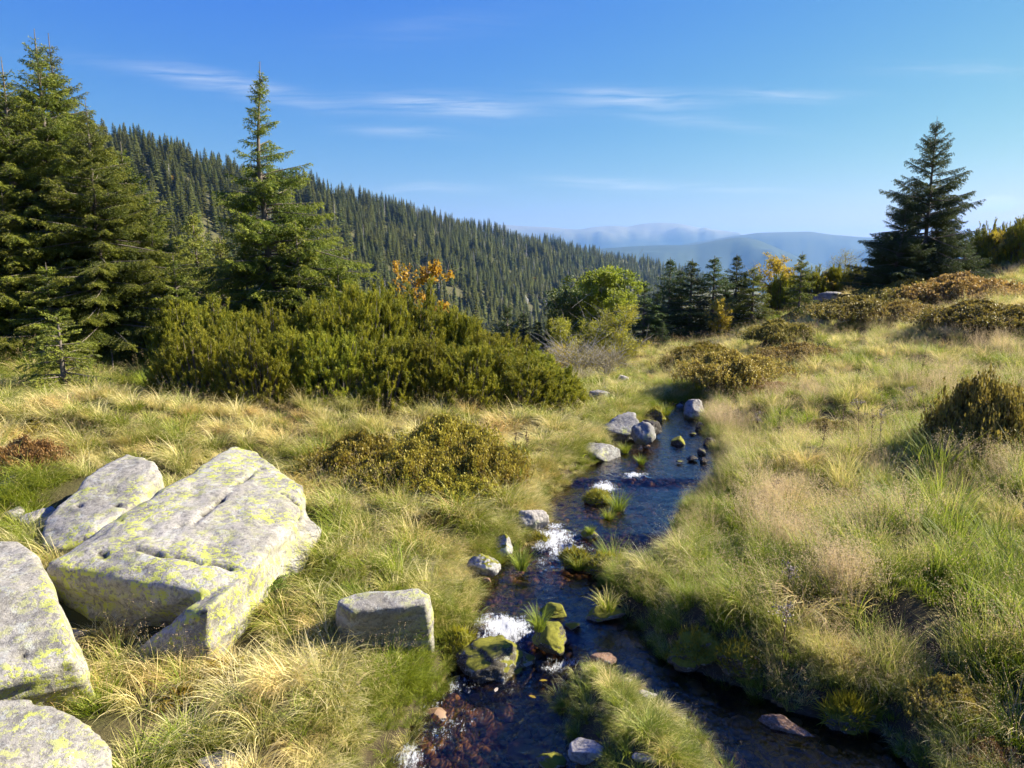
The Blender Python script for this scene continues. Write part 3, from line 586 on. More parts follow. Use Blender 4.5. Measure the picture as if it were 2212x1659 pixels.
# rocks showing in the far grass of the right slope
for u, v, w, h, lb in [(1797, 655, 62, 30, 'grey outcrop in bilberries left of the great spruce'), (1768, 662, 20, 18, 'small grey stone left of the outcrop by the great spruce'), (1835, 636, 40, 20, 'pale flat outcrop at the skyline by the great spruce'),
                       (1565, 700, 44, 24, 'grey boulder in shade under the row of spruces'), (1530, 705, 34, 22, 'shaded boulder left of the grey one under the row of spruces'), (1600, 694, 30, 14, 'low boulder right of the grey one under the row of spruces'), (1690, 668, 34, 12, 'flat stone in the grass below the lone spruce')]:
    rock(u, v, w, h, .8, int(u), M_GRAN2, lb, sink=.25, sub=4, planes=6)

# pebbles on the stream bed
def pebbles():
    r = np.random.default_rng(5); n = 2600; X = r.uniform(-2.2, 5, 9000); Y = r.uniform(2.6, 11, 9000); d = HD(X, Y)
    k = (d < -.04); X, Y = X[k][:n], Y[k][:n]; Vs, Fs, c = [], [], 0
    V0, F0 = ico(2)
    for x, y in zip(X, Y):
        s = r.uniform(.015, .05) * (2.2 if r.random() < .12 else 1); z = float(HZ(x, y)); sc = s * r.uniform(.7, 1.3, 3) * (1, 1, .55)
        a_ = r.uniform(0, 6.3); R3 = np.array([[math.cos(a_), -math.sin(a_), 0], [math.sin(a_), math.cos(a_), 0], [0, 0, 1]])
        Vs.append((V0 * sc) @ R3.T + (x, y, z + s * .15)); Fs.append(F0 + c); c += len(V0)
    m = mat('pebble_stone'); b = NB(m); p = pos(b); isl = b.n('ShaderNodeTexVoronoi', {'Vector': p, 'Scale': 12.}).outputs['Color']
    col = b.mix(isl, (.10, .05, .02), (.42, .27, .15)); b.out(b.n('ShaderNodeBsdfPrincipled', {'Base Color': col, 'Roughness': .6}).outputs[0])
    tag(link('pebbles', mesh_np('pebbles', np.concatenate(Vs), [np.concatenate(Fs)], [m], True)), 'brown gravel and cobbles under the clear stream water', 'pebbles', kind='stuff')
pebbles()

# ================================================================== grass
def blades(n, L, spread, th0, th1, w, seg=4, r=None, comb=None, root=.06, curl=.3):
    """ribbon blades; th0/th1: angle from the vertical at root and tip; comb: bias (dx, dy) of the lean"""
    r = r or rng; az = r.uniform(0, 2 * np.pi, n); rad = root * np.sqrt(r.uniform(0, 1, n))
    base = np.stack([rad * np.cos(az), rad * np.sin(az), np.full(n, -.02)], 1)
    az2 = az + r.normal(0, spread, n); H = np.stack([np.cos(az2), np.sin(az2)], 1)
    if comb is not None: H = H + np.array(comb); 
    hn = np.linalg.norm(H, axis=1); H = H / np.maximum(hn, .2)[:, None]
    Ln = L[0] + (L[1] - L[0]) * r.uniform(0, 1, n) ** 1.2
    a0 = np.abs(r.normal(th0, .18, n)); a1 = r.normal(th1, .3, n); az3 = r.normal(0, curl, n)
    P = [base]; p = base.copy()
    for i in range(seg):
        t = (i + .5) / seg; an = a0 + (a1 - a0) * t ** 1.1; rot = az3 * t; ca, sa = np.cos(rot), np.sin(rot)
        hx = H[:, 0] * ca - H[:, 1] * sa; hy = H[:, 0] * sa + H[:, 1] * ca
        p = p + (Ln / seg)[:, None] * np.stack([np.sin(an) * hx, np.sin(an) * hy, np.cos(an)], 1); P.append(p)
    P = np.stack(P, 1); side = np.stack([-H[:, 1], H[:, 0], np.zeros(n)], 1) + r.normal(0, .35, (n, 3)); side /= np.linalg.norm(side, axis=1)[:, None]
    tt = np.linspace(0, 1, seg + 1); ww = (w * (1 - .9 * tt ** 1.6) * .5)[None, :, None] * r.uniform(.6, 1.3, n)[:, None, None]
    A = P - side[:, None] * ww; B = P + side[:, None] * ww; V = np.stack([A, B], 2).reshape(-1, 3)
    q = np.arange(n)[:, None] * (2 * (seg + 1)) + np.arange(seg)[None] * 2; F = np.stack([q, q + 1, q + 3, q + 2], -1).reshape(-1, 4)
    return V, F, np.repeat(r.uniform(0, 1, n), 2 * (seg + 1)), np.tile(np.repeat(tt, 2), n), P
def join(parts):
    Vs, Fs, R1, T1, c = [], [], [], [], 0
    for V, F, a_, t in parts: Vs.append(V); Fs.append(F + c); R1.append(a_); T1.append(t); c += len(V)
    return np.concatenate(Vs), np.concatenate(Fs), np.concatenate(R1), np.concatenate(T1)
def clump(name, m, *parts):
    V, F, a_, t = join([p[:4] for p in parts]); me = mesh_np(name, V, [F], [m], True, {'rnd': a_, 'tt': t})
    return bpy.data.objects.new(name, me)
def panicle(P, r, size=.05, n=14, w=.004, up=.6):
    """loose seed heads at the ends of stalks"""
    tip = P[:, -1]; d = tip - P[:, -2]; d /= np.linalg.norm(d, axis=1)[:, None]; k = len(tip)
    s = r.uniform(-1.6, .6, (k, n, 1)) * size; c = tip[:, None] + d[:, None] * s; off = r.normal(0, 1, (k, n, 3)); off /= np.linalg.norm(off, axis=2)[..., None]
    q = c + off * size * r.uniform(.1, .5, (k, n, 1)) * (1.0 - s / size * .3); q = q.reshape(-1, 3)
    a_ = r.normal(0, 1, (k * n, 3)); a_ /= np.linalg.norm(a_, axis=1)[:, None]; b_ = np.cross(a_, r.normal(0, 1, (k * n, 3))); b_ /= np.linalg.norm(b_, axis=1)[:, None]
    V = np.stack([q - a_ * w * 2, q + b_ * w, q + a_ * w * 2, q - b_ * w], 1).reshape(-1, 3); F = np.arange(len(q) * 4).reshape(-1, 4)
    return V, F, np.full(len(V), .9), np.ones(len(V))

GR = ((.16, .22, .014), (.33, .35, .026)); ST = ((.72, .60, .20), (.92, .80, .42), (.76, .56, .22))
M_TUS = grass_mat('tussock_grass', GR, ST, -1.05, .50, .38)
M_MEAD = grass_mat('meadow_grass', ((.13, .20, .014), (.38, .44, .028)), ((.66, .58, .13), (.86, .76, .30), (.74, .56, .22)), -1.22, .42, .42)
M_SEDGE = grass_mat('sedge', ((.14, .20, .02), (.32, .37, .04)), ((.34, .34, .08), (.45, .42, .14), (.4, .33, .12)), -1.45, .8, .42)
M_HEAD = mat('seed_heads'); _b = NB(M_HEAD); leaf_shader(_b, _b.mix(_b.noise(pos(_b), .8, 3), (.42, .29, .15), (.66, .50, .30)), .45, .7, .2)

M_HEADP = mat('pink_seed_heads'); _b = NB(M_HEADP); leaf_shader(_b, _b.mix(_b.noise(pos(_b), 2.8, 3), (.58, .43, .24), (.74, .60, .36)), .45, .7, .2)
def scatter(name, pts, protos, label, cat):
    """pts: dict of arrays x y z rz tilt_x tilt_y s tint idx; one cloud of clumps over the ground"""
    n = len(pts['x']); me = mesh_np(name + '_points', np.stack([pts['x'], pts['y'], pts['z']], 1), [np.zeros((1, 3), int)], attrs={
        'rot': np.stack([pts.get('tx', np.zeros(n)), pts.get('ty', np.zeros(n)), pts['rz']], 1), 'scl': np.stack([pts['s'], pts['s'], pts['s'] * pts.get('sz', np.ones(n))], 1), 'tint': pts['tint'], 'idx': pts['idx']})
    me.clear_geometry(); me.vertices.add(n); me.vertices.foreach_set('co', np.stack([pts['x'], pts['y'], pts['z']], 1).astype(np.float32).ravel())
    for k, v in {'rot': np.stack([pts.get('tx', np.zeros(n)), pts.get('ty', np.zeros(n)), pts['rz']], 1), 'scl': np.stack([pts['s'], pts['s'], pts['s'] * pts.get('sz', np.ones(n))], 1)}.items():
        a_ = me.attributes.get(k) or me.attributes.new(k, 'FLOAT_VECTOR', 'POINT'); a_.data.foreach_set('vector', v.astype(np.float32).ravel())
    a_ = me.attributes.get('tint') or me.attributes.new('tint', 'FLOAT', 'POINT'); a_.data.foreach_set('value', pts['tint'].astype(np.float32))
    a_ = me.attributes.get('idx') 
    if a_: me.attributes.remove(a_)
    a_ = me.attributes.new('idx', 'INT', 'POINT'); a_.data.foreach_set('value', np.asarray(pts['idx'], np.int32))
    o = link(name, me); col = bpy.data.collections.new(name + '_kinds')
    for i, p in enumerate(protos): p.name = '%s_kind_%02d' % (name, i); col.objects.link(p)
    g = bpy.data.node_groups.new(name, 'GeometryNodeTree'); g.interface.new_socket('Geometry', in_out='INPUT', socket_type='NodeSocketGeometry'); g.interface.new_socket('Geometry', in_out='OUTPUT', socket_type='NodeSocketGeometry')
    A = g.nodes; gi = A.new('NodeGroupInput'); go = A.new('NodeGroupOutput'); ci = A.new('GeometryNodeCollectionInfo'); ci.inputs[0].default_value = col; ci.inputs['Separate Children'].default_value = True; ci.inputs['Reset Children'].default_value = True
    ip = A.new('GeometryNodeInstanceOnPoints'); ip.inputs['Pick Instance'].default_value = True
    def na(nm, ty): q = A.new('GeometryNodeInputNamedAttribute'); q.data_type = ty; q.inputs[0].default_value = nm; return q.outputs[0]
    l = g.links; l.new(gi.outputs[0], ip.inputs['Points']); l.new(ci.outputs[0], ip.inputs['Instance']); l.new(na('idx', 'INT'), ip.inputs['Instance Index'])
    l.new(na('rot', 'FLOAT_VECTOR'), ip.inputs['Rotation']); l.new(na('scl', 'FLOAT_VECTOR'), ip.inputs['Scale']); l.new(ip.outputs[0], go.inputs[0])
    md = o.modifiers.new('scatter', 'NODES'); md.node_group = g
    return tag(o, label, cat, kind='stuff')
def clear_of_rocks(X, Y, grow=1.0):
    k = np.ones(len(X), bool)
    for x, y, rx, ry in ROCKS: k &= ((X - x) / (rx * grow)) ** 2 + ((Y - y) / (ry * grow)) ** 2 > 1
    return k
def in_view(X, Y, m=1.28): return (np.abs(X) < Y * .70 * m + .8)
def sample(n, x0, x1, y0, y1, r):
    return r.uniform(x0, x1, n), r.uniform(y0, y1, n)
def grass():
    r = np.random.default_rng(11); tus = []
    for i in range(6):
        cb = (-.25, -.55) if i % 2 else (.15, -.7)
        tus.append(clump('t', M_TUS, blades(170, (.16, .40), .5, .30, 1.75 if i < 4 else 1.4, .0052, 5, r, comb=cb, root=.085, curl=.5), blades(60, (.10, .24), .8, .5, 1.3, .0045, 3, r, root=.10)))
    mead = []
    for i in range(6):
        b1_ = blades(115, (.14, .34), .8, .22, 1.15, .0058, 4, r, comb=(-.35, -.25), root=.10); b2_ = blades(10 if i < 4 else 22, (.30, .50), .6, .10, .60, .0030, 4, r, comb=(-.45, -.1), root=.08)
        o = clump('m', M_MEAD, b1_, b2_, blades(12, (.10, .20), .9, .5, 1.5, .014, 4, r, root=.12)); 
        V, F, a_, t = panicle(b2_[4], r, .05, 9, .0026); me2 = mesh_np('h', V, [F], [M_HEAD]); 
        bm = bmesh.new(); bm.from_mesh(o.data); k0 = len(bm.faces); bm.from_mesh(me2); bm.faces.ensure_lookup_table()
        for f in bm.faces[k0:]: f.material_index = 1
        bm.to_mesh(o.data); bm.free(); o.data.materials.append(M_HEAD); mead.append(o)
    sed = [clump('s', M_SEDGE, blades(85, (.14, .36), .6, .22, 1.25, .0065, 5, r, root=.07, curl=.4)) for i in range(4)]
    tall = [clump('l', M_SEDGE, blades(70, (.30, .62), .6, .12, .95, .0075, 6, r, comb=(-.4, 0), root=.12, curl=.3)) for i in range(3)]
    fea = []
    for i in range(3):
        b3 = blades(70, (.30, .50), .7, .10, .55, .0022, 4, r, comb=(-.4, 0), root=.14); V, F, a_, t = panicle(b3[4], r, .06, 15, .0026)
        fea.append(clump('f', M_HEADP, (b3[0], b3[1], b3[2], b3[3]), (V, F, a_, t)))
    protos = tus + mead + sed + tall + fea
    X = []; Y = []
    for (y0, y1, dens) in [(2.2, 5.5, 62), (5.5, 9, 48), (9, 14, 34), (14, 21, 20), (21, 34, 11)]:
        w = y1 * .72 * 1.25 + .8; n = int(dens * 2 * w * (y1 - y0)); x, y = sample(n, -w, w, y0, y1, r); X.append(x); Y.append(y)
    x, y = r.uniform(-2.5, 6.5, 20000), r.uniform(2.3, 15, 20000); dd = HD(x, y); k = (dd > -.02) & (dd < .45); x, y = x[k], y[k]; X.append(x); Y.append(y)
    X = np.concatenate(X); Y = np.concatenate(Y); d = HD(X, Y); bank = np.zeros(len(X), bool); bank[-len(x):] = True
    k = in_view(X, Y) & (d > -.01) & clear_of_rocks(X, Y, .98); X, Y, d = X[k], Y[k], d[k]
    hol = n2(X, Y, .42, 1, 21.) + .5 * n2(X, Y, 1.3, 1, 31.); k = (hol > np.where(X > xs(Y), -.20, -.32)) | (r.random(len(X)) < .12) | (d < .4); X, Y, d = X[k], Y[k], d[k]
    # the dwarf pine belt keeps the ground under it bare
    u, v = proj(np.stack([X, Y, HZ(X, Y)], 1)); shade = (X < 1.2) & (v < np.interp(u, [0, 330, 420, 1290, 1300], [740, 770, 872, 880, 700])) & (u < 1290) & (r.random(len(X)) < .8)
    k = ~shade; X, Y, d = X[k], Y[k], d[k]; n = len(X)
    right = X > xs(Y); kind = np.zeros(n, int); q = r.random(n)
    pat = n2(X, Y, 1.6, 2, 6.2)
    kind = np.where(right, np.where(q < .14 + .25 * (pat > .25), 0, 1), np.where(q < .10 + .25 * (pat > .45), 1, 0))
    kind = np.where((d < .22) & (q < .30), 2, kind); kind = np.where((r.random(n) < .05), 2, kind)
    isl = sdist(X, Y, IP) < 0; kind = np.where(isl, np.where(q < .75, 0, 2), kind)
    idx = np.where(kind == 0, r.integers(0, 6, n), np.where(kind == 1, 6 + r.integers(0, 6, n), 12 + r.integers(0, 4, n)))
    uu, vv = proj(np.stack([X, Y, HZ(X, Y)], 1)); tl = right & (uu > 1880) & (vv > 980) & (d > .3) & (n2(X, Y, .8, 2, 51.) > .0) & (r.random(n) < .55); idx = np.where(tl, 16 + r.integers(0, 3, n), idx)
    s = r.uniform(.7, 1.25, n) * np.interp(Y, [2, 6, 12, 30], [.80, .95, 1.0, 1.0]) * (1 + .38 * n2(X, Y, .55, 2, 15.)) * np.interp(d, [0, .12, .3, .6], [.42, .5, .7, 1]) * np.where(isl, .72, 1)
    comb = n2(X, Y, 2.2, 2, 7.7) * .9; rz = np.where(kind == 0, comb + r.normal(0, .45, n), np.where(kind == 1, comb * .5 + r.normal(0, .5, n), r.uniform(0, 6.3, n)))
    tint = .5 * n2(X, Y, 1.1, 3, 12.) + r.normal(0, .25, n) + np.where(isl, .05, 0) + .10 + np.where((d < .3), .05, 0) + np.where((X < -4) & (Y > 7), -.10, 0)
    tint += np.where(right, .34 * n2(X, Y, 2.6, 2, 41.) + .20, 0)
    tint += .45 * ss(Y, 6.5, 9.) * ss(-X + 1.5, 0, 1.5) * (1 - ss(d, 6, 8)) + .35 * ss(Y, 13, 19) * right + np.where((~right) & (Y < 5) & (X < -.9), .28, 0)
    fx, fy = [], []
    for u, v, w in [(1690, 1090, 130), (1640, 1140, 120), (2080, 850, 190), (2010, 870, 110), (2130, 1030, 100), (1640, 915, 100), (1560, 925, 70), (1900, 1150, 110), (1760, 870, 90), (1830, 1270, 90), (1700, 1200, 90), (2150, 760, 150)]:
        c = G(u, v); w = w * mpp(c[1]) * .5; q_ = int(9 * max(1, w / .4)); fx += list(c[0] + r.normal(0, w * .55, q_)); fy += list(c[1] + r.normal(0, w * .8, q_))
    fx, fy = np.array(fx), np.array(fy); kf = HD(fx, fy) > .15; fx, fy = fx[kf], fy[kf]; nf = len(fx); ap = np.append
    X = ap(X, fx); Y = ap(Y, fy); rz = ap(rz, r.normal(0, .5, nf)); s = ap(s, r.uniform(.7, 1.05, nf)); tint = ap(tint, np.full(nf, .4)); idx = ap(idx, 19 + r.integers(0, 3, nf)); n = len(X)
    scatter('grass', dict(x=X, y=Y, z=HZ(X, Y) - .01, rz=rz, s=s, sz=r.uniform(.75, 1.1, n), tint=tint, idx=idx, tx=r.normal(0, .08, n), ty=r.normal(0, .08, n)), protos, 'mountain meadow grass, pale straw tussocks on the left and taller green blades on the right', 'grass')
    print('GRASS clumps', n)

# ================================================================== trees and shrubs
def foliage_mat(name, c0, c1, c2, trans=.3, scale=1.2, oscale=None, rough=.55, tip=None, tmul=None):
    m = mat(name); b = NB(m); p = pos(b); r = b.attr('rnd')
    n = b.noise(p, scale, 3, .6); oi = b.n('ShaderNodeObjectInfo').outputs['Random']
    c = b.mix(b.ramp(n, [(.35, 0.), (.65, 1.)]), c0, c1); c = b.mix(b.math('MULTIPLY', r, .6), c, c2)
    if tip is not None: c = b.mix(b.ramp(b.attr('tt'), [(.55, 0.), (1., 1.)]), c, tip)
    hs = b.n('ShaderNodeHueSaturation', {'Hue': b.math('ADD', .478, b.math('MULTIPLY', oi, .020)), 'Value': b.math('ADD', .74, b.math('MULTIPLY', oi, .44)), 'Color': c}).outputs[0]
    leaf_shader(b, hs, trans, rough, .3); return m
def bark_mat(name, a_, b_, s=18.):
    m = mat(name); b = NB(m); p = b.n('ShaderNodeTexCoord').outputs['Object']; n = b.noise(b.n('ShaderNodeMapping', {0: p, 'Scale': (1, 1, .35)}).outputs[0], s, 5, .7)
    b.out(b.n('ShaderNodeBsdfPrincipled', {'Base Color': b.mix(n, a_, b_), 'Roughness': .9, 'Normal': b.n('ShaderNodeBump', {'Height': n, 'Strength': .6, 'Distance': .02}).outputs[0]}).outputs[0]); return m
M_BARK = bark_mat('spruce_bark', (.07, .055, .045), (.24, .20, .17)); M_BIRCHB = bark_mat('pale_bark', (.12, .11, .10), (.42, .40, .36)); M_GREYW = bark_mat('grey_dead_wood', (.25, .23, .21), (.50, .47, .44))
M_SPR = foliage_mat('spruce_needles', (.070, .115, .016), (.12, .17, .020), (.17, .21, .028), .36, 1.0, tip=(.29, .32, .035))  # tip colour paints the sunlit bough ends into the needles
M_SPRY = foliage_mat('yellowish_spruce_needles', (.16, .22, .03), (.25, .29, .04), (.32, .33, .06), .35, 1.0)
M_SPRD = foliage_mat('dark_and_backlit_spruce_needles', (.045, .085, .022), (.07, .12, .028), (.11, .15, .03), .32, 1.0)  # backlit gloom of the great spruce is put into the needle colour
M_PINE = foliage_mat('dwarf_pine_needles', (.095, .135, .012), (.19, .22, .014), (.27, .29, .025), .36, .9, tip=(.42, .42, .035))
M_FOR = foliage_mat('forest_spruce_needles', (.060, .095, .020), (.14, .155, .028), (.17, .18, .035), .30, .02)

def tubes(paths, rad0, rad1, k=5):
    """paths: (n, s, 3) centre lines; radius runs from rad0 to rad1"""
    P = np.asarray(paths, float); n, s, _ = P.shape; T = np.gradient(P, axis=1); T /= np.maximum(np.linalg.norm(T, axis=2), 1e-9)[..., None]
    ref = np.where(np.abs(T[..., 2:3]) > .9, np.array([1., 0, 0]), np.array([0, 0, 1.])); A = np.cross(T, ref); A /= np.linalg.norm(A, axis=2)[..., None]; B = np.cross(T, A)
    r0 = np.broadcast_to(np.asarray(rad0, float), (n,)); r1 = np.broadcast_to(np.asarray(rad1, float), (n,)); t = np.linspace(0, 1, s); rad = r0[:, None] * (1 - t) + r1[:, None] * t
    an = np.arange(k) / k * 2 * np.pi; V = P[:, :, None] + rad[:, :, None, None] * (A[:, :, None] * np.cos(an)[:, None] + B[:, :, None] * np.sin(an)[:, None])
    q = np.arange(n)[:, None, None] * s * k + np.arange(s - 1)[None, :, None] * k; j = np.arange(k)[None, None]; j2 = (j + 1) % k
    F = np.stack([q + j, q + j2, q + k + j2, q + k + j], -1).reshape(-1, 4); return V.reshape(-1, 3), F
def unit(v): return v / np.maximum(np.linalg.norm(v, axis=-1, keepdims=True), 1e-9)
def needles(P0, D, ln, per_m, nl, nw, r, fwd=.8, tipd=None):
    """thin triangles bristling from straight shoots"""
    cnt = np.maximum((ln * per_m).astype(int), 2); i = np.repeat(np.arange(len(ln)), cnt); t = r.uniform(0, 1, len(i)) 
    p = P0[i] + D[i] * (ln[i] * t)[:, None]; q = r.normal(0, 1, (len(i), 3)); q -= (q * D[i]).sum(1)[:, None] * D[i]; q = unit(q)
    d = unit(D[i] * fwd + q); s = unit(np.cross(d, r.normal(0, 1, (len(i), 3)))); l = nl * r.uniform(.7, 1.2, len(i))[:, None]; w = nw * .5
    V = np.stack([p - s * w, p + s * w, p + d * l], 1).reshape(-1, 3); F = np.arange(len(i) * 3).reshape(-1, 3)
    rs = r.uniform(0, 1, len(ln))[i]; tt = (tipd[i] if tipd is not None else t)
    return V, F, np.repeat(rs, 3), np.repeat(tt, 3)
def spruce_mesh(H, R, seed, m=None, low=.06, per_m=55, nl=.034, nw=.011, power=.8, gap=0., topn=.12, droop=.35, whorl=.30, nb=6, narrow=None, sec=.075, tert=True, two=False, lop=None):
    r = np.random.default_rng(seed); zs, az = [], []; z = low * H
    while z < H * .94:
        k = nb + r.integers(-1, 2); zs += list(z + r.uniform(-.11, .11, k)); a0 = r.uniform(0, 6.3); az += list(a0 + np.arange(k) / k * 6.283 + r.normal(0, .25, k))
        z += whorl * r.uniform(.7, 1.2) * (1 if z < H * .8 else 1.05)
    zs = np.array(zs); az = np.array(az); q = np.clip(zs / H, 0, 1); shape = (1 - q) ** power * np.minimum(1, .72 + q * 2.2) * np.interp(q, [0, .72, 1], [1, 1, .45])
    if narrow: shape = shape * np.interp(q, narrow[0], narrow[1])
    Lb = R * shape * np.where(r.random(len(q)) < .15, r.uniform(.3, .6, len(q)), r.uniform(.72, 1.18, len(q))) * (1 + .16 * perlin(np.stack([np.cos(az) * 1.5, np.sin(az) * 1.5, zs * 1.1 + seed], 1))) + .05
    if lop is not None: Lb *= 1 + lop[1] * np.cos(az - lop[0])
    keep = r.random(len(q)) > gap * np.where(q > .5, 1, .4); zs, az, q, Lb = zs[keep], az[keep], q[keep], Lb[keep]; n = len(q)
    tx = .03 * H * perlin(np.stack([zs * .35, np.full(n, seed * 1.7), np.zeros(n)], 1)) * q; e0 = np.interp(q, [0, .3, .7, .9, 1], [-.12, .08, .36, .70, 1.15]) + r.normal(0, .15, n)
    dr = droop * np.interp(q, [0, .5, 1], [1.1, .8, .1]); up = dr * .62; S = 8; s = np.linspace(0, 1, S)
    hz = np.stack([np.cos(az), np.sin(az), np.zeros(n)], 1); wob = r.normal(0, .06, (n, 1))
    sid = np.stack([-hz[:, 1], hz[:, 0], hz[:, 2]], 1)
    P = np.stack([tx, np.zeros(n), zs], 1)[:, None] + hz[:, None] * (Lb * np.cos(e0))[:, None, None] * s[None, :, None] + sid[:, None] * (Lb[:, None] * wob * s ** 2)[..., None]
    P[..., 2] += Lb[:, None] * (np.sin(e0)[:, None] * s - dr[:, None] * s ** 2 + up[:, None] * s ** 3)
    wV, wF = tubes(P, .006 + .012 * Lb, .002, 4)
    # side shoots
    B0, BD, BL, BT = [], [], [], []
    T = unit(np.gradient(P, axis=1))
    ns = np.maximum((Lb / sec).astype(int), 3); i = np.repeat(np.arange(n), ns * 2); tpos = np.concatenate([np.linspace(.14, .985, k).repeat(2) for k in ns]); tpos = np.clip(tpos + r.normal(0, .012, len(tpos)), .05, 1)
    sgn = np.tile([1, -1], len(tpos) // 2); fi = tpos * (S - 1); a_ = np.minimum(fi.astype(int), S - 2); fr = (fi - a_)[:, None]
    p = P[i, a_] * (1 - fr) + P[i, a_ + 1] * fr; t = unit(T[i, a_] * (1 - fr) + T[i, a_ + 1] * fr); sd_ = unit(np.cross(t, np.array([0, 0, 1.])))
    l2 = np.minimum(.10 + .36 * Lb[i] * (1 - tpos) ** .8, .75) * r.uniform(.55, 1.15, len(i)) * np.minimum(1, .35 + tpos * 2)
    d2 = unit(t * .75 + sd_ * sgn[:, None] * r.uniform(.6, 1.1, (len(i), 1)) + np.array([0, 0, -1.]) * (.42 + .38 * (1 - q[i]))[:, None] * r.uniform(.3, 1.6, (len(i), 1)))
    if tert:
        n3 = np.maximum((l2 / .065).astype(int), 1); j = np.repeat(np.arange(len(i)), n3 * 2); u_ = np.concatenate([np.linspace(.2, .92, k).repeat(2) for k in n3]); sg = np.tile([1, -1], len(u_) // 2)
        p3 = p[j] + d2[j] * (l2[j] * u_)[:, None]; s3 = unit(np.cross(d2[j], np.array([0, 0, 1.]) + r.normal(0, .3, (len(j), 3)))); l3 = (.05 + .26 * l2[j] * (1 - u_)) * r.uniform(.6, 1.2, len(j))
        d3 = unit(d2[j] * .8 + s3 * sg[:, None] * .8 + np.array([0, 0, -1.]) * r.uniform(.0, 1.3, (len(j), 1))); 
    parts = []
    outer = P[:, 2:-1].reshape(-1, 3), (P[:, 3:] - P[:, 2:-1]).reshape(-1, 3); ol = np.linalg.norm(outer[1], axis=1)
    nw = nw; parts.append(needles(outer[0], unit(outer[1]), ol, per_m, nl, nw, r, tipd=np.tile(np.linspace(.2, 1, S - 3), n)))
    parts.append(needles(p, d2, l2, per_m, nl, nw, r, tipd=tpos))
    if tert: parts.append(needles(p3, d3, l3, per_m * 1.1, nl, nw, r, tipd=np.clip(tpos[j] * .6 + u_ * .4, 0, 1)))
    # leader
    tops = np.array([[float(tx[-1]), 0, H * .93]]); parts.append(needles(tops, np.array([[0, 0, 1.]]), np.array([H * .07]), 45, nl * .8, nw * .8, r))
    V, F, a2, t2 = join(parts)
    cm_ = mesh_np('crown', V, [F], [m or M_SPR], False, {'rnd': a2, 'tt': t2})
    k = 14; tz = np.linspace(-.15, H, k); tp = np.stack([.03 * H * perlin(np.stack([tz * .35, np.full(k, seed * 1.7), np.zeros(k)], 1)) * np.clip(tz / H, 0, 1), np.zeros(k), tz], 1)
    tV, tF = tubes(tp[None], .016 * H + .02, .006, 8)
    wv2, wf2 = tubes(np.concatenate([np.stack([p, p + d2 * l2[:, None]], 1)], 0)[::2], .0035, .0015, 3)
    bm_ = mesh_np('branches', np.concatenate([wV, wv2]), [np.concatenate([wF, wf2 + len(wV)])], [M_BARK], True); tm_ = mesh_np('trunk', tV, [tF], [M_BARK], True)
    return dict(H=H, trunk=tm_, branches=bm_, crown=cm_)
def plant(name, kind, loc, s=1., rz=0., label='', cat='tree', group=None, tilt=(0, 0)):
    o = empty(name, Vector(loc), rz, s); o.rotation_euler = (tilt[0], tilt[1], rz); tag(o, label, cat, group)
    for k in ('trunk', 'branches', 'crown', 'leaves', 'stems'):
        if k in kind: link(k, kind[k], o)
    return o
def tree_at(kind, u, vtop, y, label, name='spruce_tree', rz=None, wide=1., group=None, cat='spruce', tilt=(0, 0)):
    b_ = GY(u, y); zt = PY(float(u), float(vtop), y)[2]; s = (zt - b_[2]) / kind['H']
    return plant(name, kind, (b_[0], b_[1], b_[2] - .05), (s * wide, s * wide, s), random.uniform(0, 6.3) if rz is None else rz, label, cat, group, tilt)

NEARK = dict(per_m=75, nl=.042, nw=.015)
K_A = spruce_mesh(7.6, 2.9, 1, M_SPR, power=.80, whorl=.20, nb=7, **NEARK)
K_B = spruce_mesh(7.0, 2.4, 2, M_SPR, power=.85, whorl=.22, gap=.05, nb=7, **NEARK)
K_C = spruce_mesh(6.6, 2.5, 3, M_SPR, low=.05, power=.80, whorl=.23, nb=7, gap=.12, narrow=([0, .45, .62, .72, .85, 1], [1.05, 1.0, .80, .50, .55, .9]), droop=.5, lop=(.3, .18), **NEARK)
K_D = spruce_mesh(5.9, 2.6, 4, M_SPRD, low=.05, power=.72, whorl=.25, nb=7, gap=.06, droop=.15, **NEARK)
K_S = spruce_mesh(3.2, 1.15, 5, M_SPR, power=.8, whorl=.24, nb=7, per_m=75, nl=.042, nw=.017)
K_Y = spruce_mesh(3.0, 1.15, 6, M_SPRY, power=.8, whorl=.21, nb=7, per_m=70, nl=.045, nw=.018)
K_SD = spruce_mesh(3.2, .95, 7, M_SPRD, power=.8, whorl=.21, nb=7, per_m=70, nl=.045, nw=.018)
K_T = spruce_mesh(.75, .36, 8, M_SPRY, low=.05, power=.75, whorl=.12, nb=6, per_m=420, nl=.022, nw=.008, sec=.045, tert=False)
# left stand
tree_at(K_A, 148, 55, 14.6, 'tallest spruce of the left stand, its twin leader highest against the sky')
tree_at(K_B, 178, 66, 15.6, 'spruce close behind the tallest one, its leader just right of it', wide=.9)
tree_at(K_B, 72, 115, 14.0, 'spruce with a forked bare leader left of the tallest one', wide=1.1)
tree_at(K_A, 18, 165, 15.0, 'dense spruce at the left edge of the picture', wide=.95)
tree_at(K_B, -75, 140, 14.4, 'spruce cut by the left edge with only its right boughs in view', wide=1.2)
tree_at(K_A, 238, 205, 13.9, 'broad front spruce with layered sunlit boughs right of the tallest one', wide=1.0)
tree_at(K_B, 305, 300, 15.2, 'lower spruce stepping down the right side of the left stand', wide=1.15)
tree_at(K_A, 352, 420, 14.6, 'low bushy spruce at the right foot of the left stand', wide=1.05)
tree_at(K_B, 112, 300, 16.4, 'dark spruce filling the gap behind the tallest spruce of the left stand', wide=1.3)
tree_at(K_B, 262, 385, 16.2, 'dark spruce half hidden behind the broad front spruce', wide=1.3)
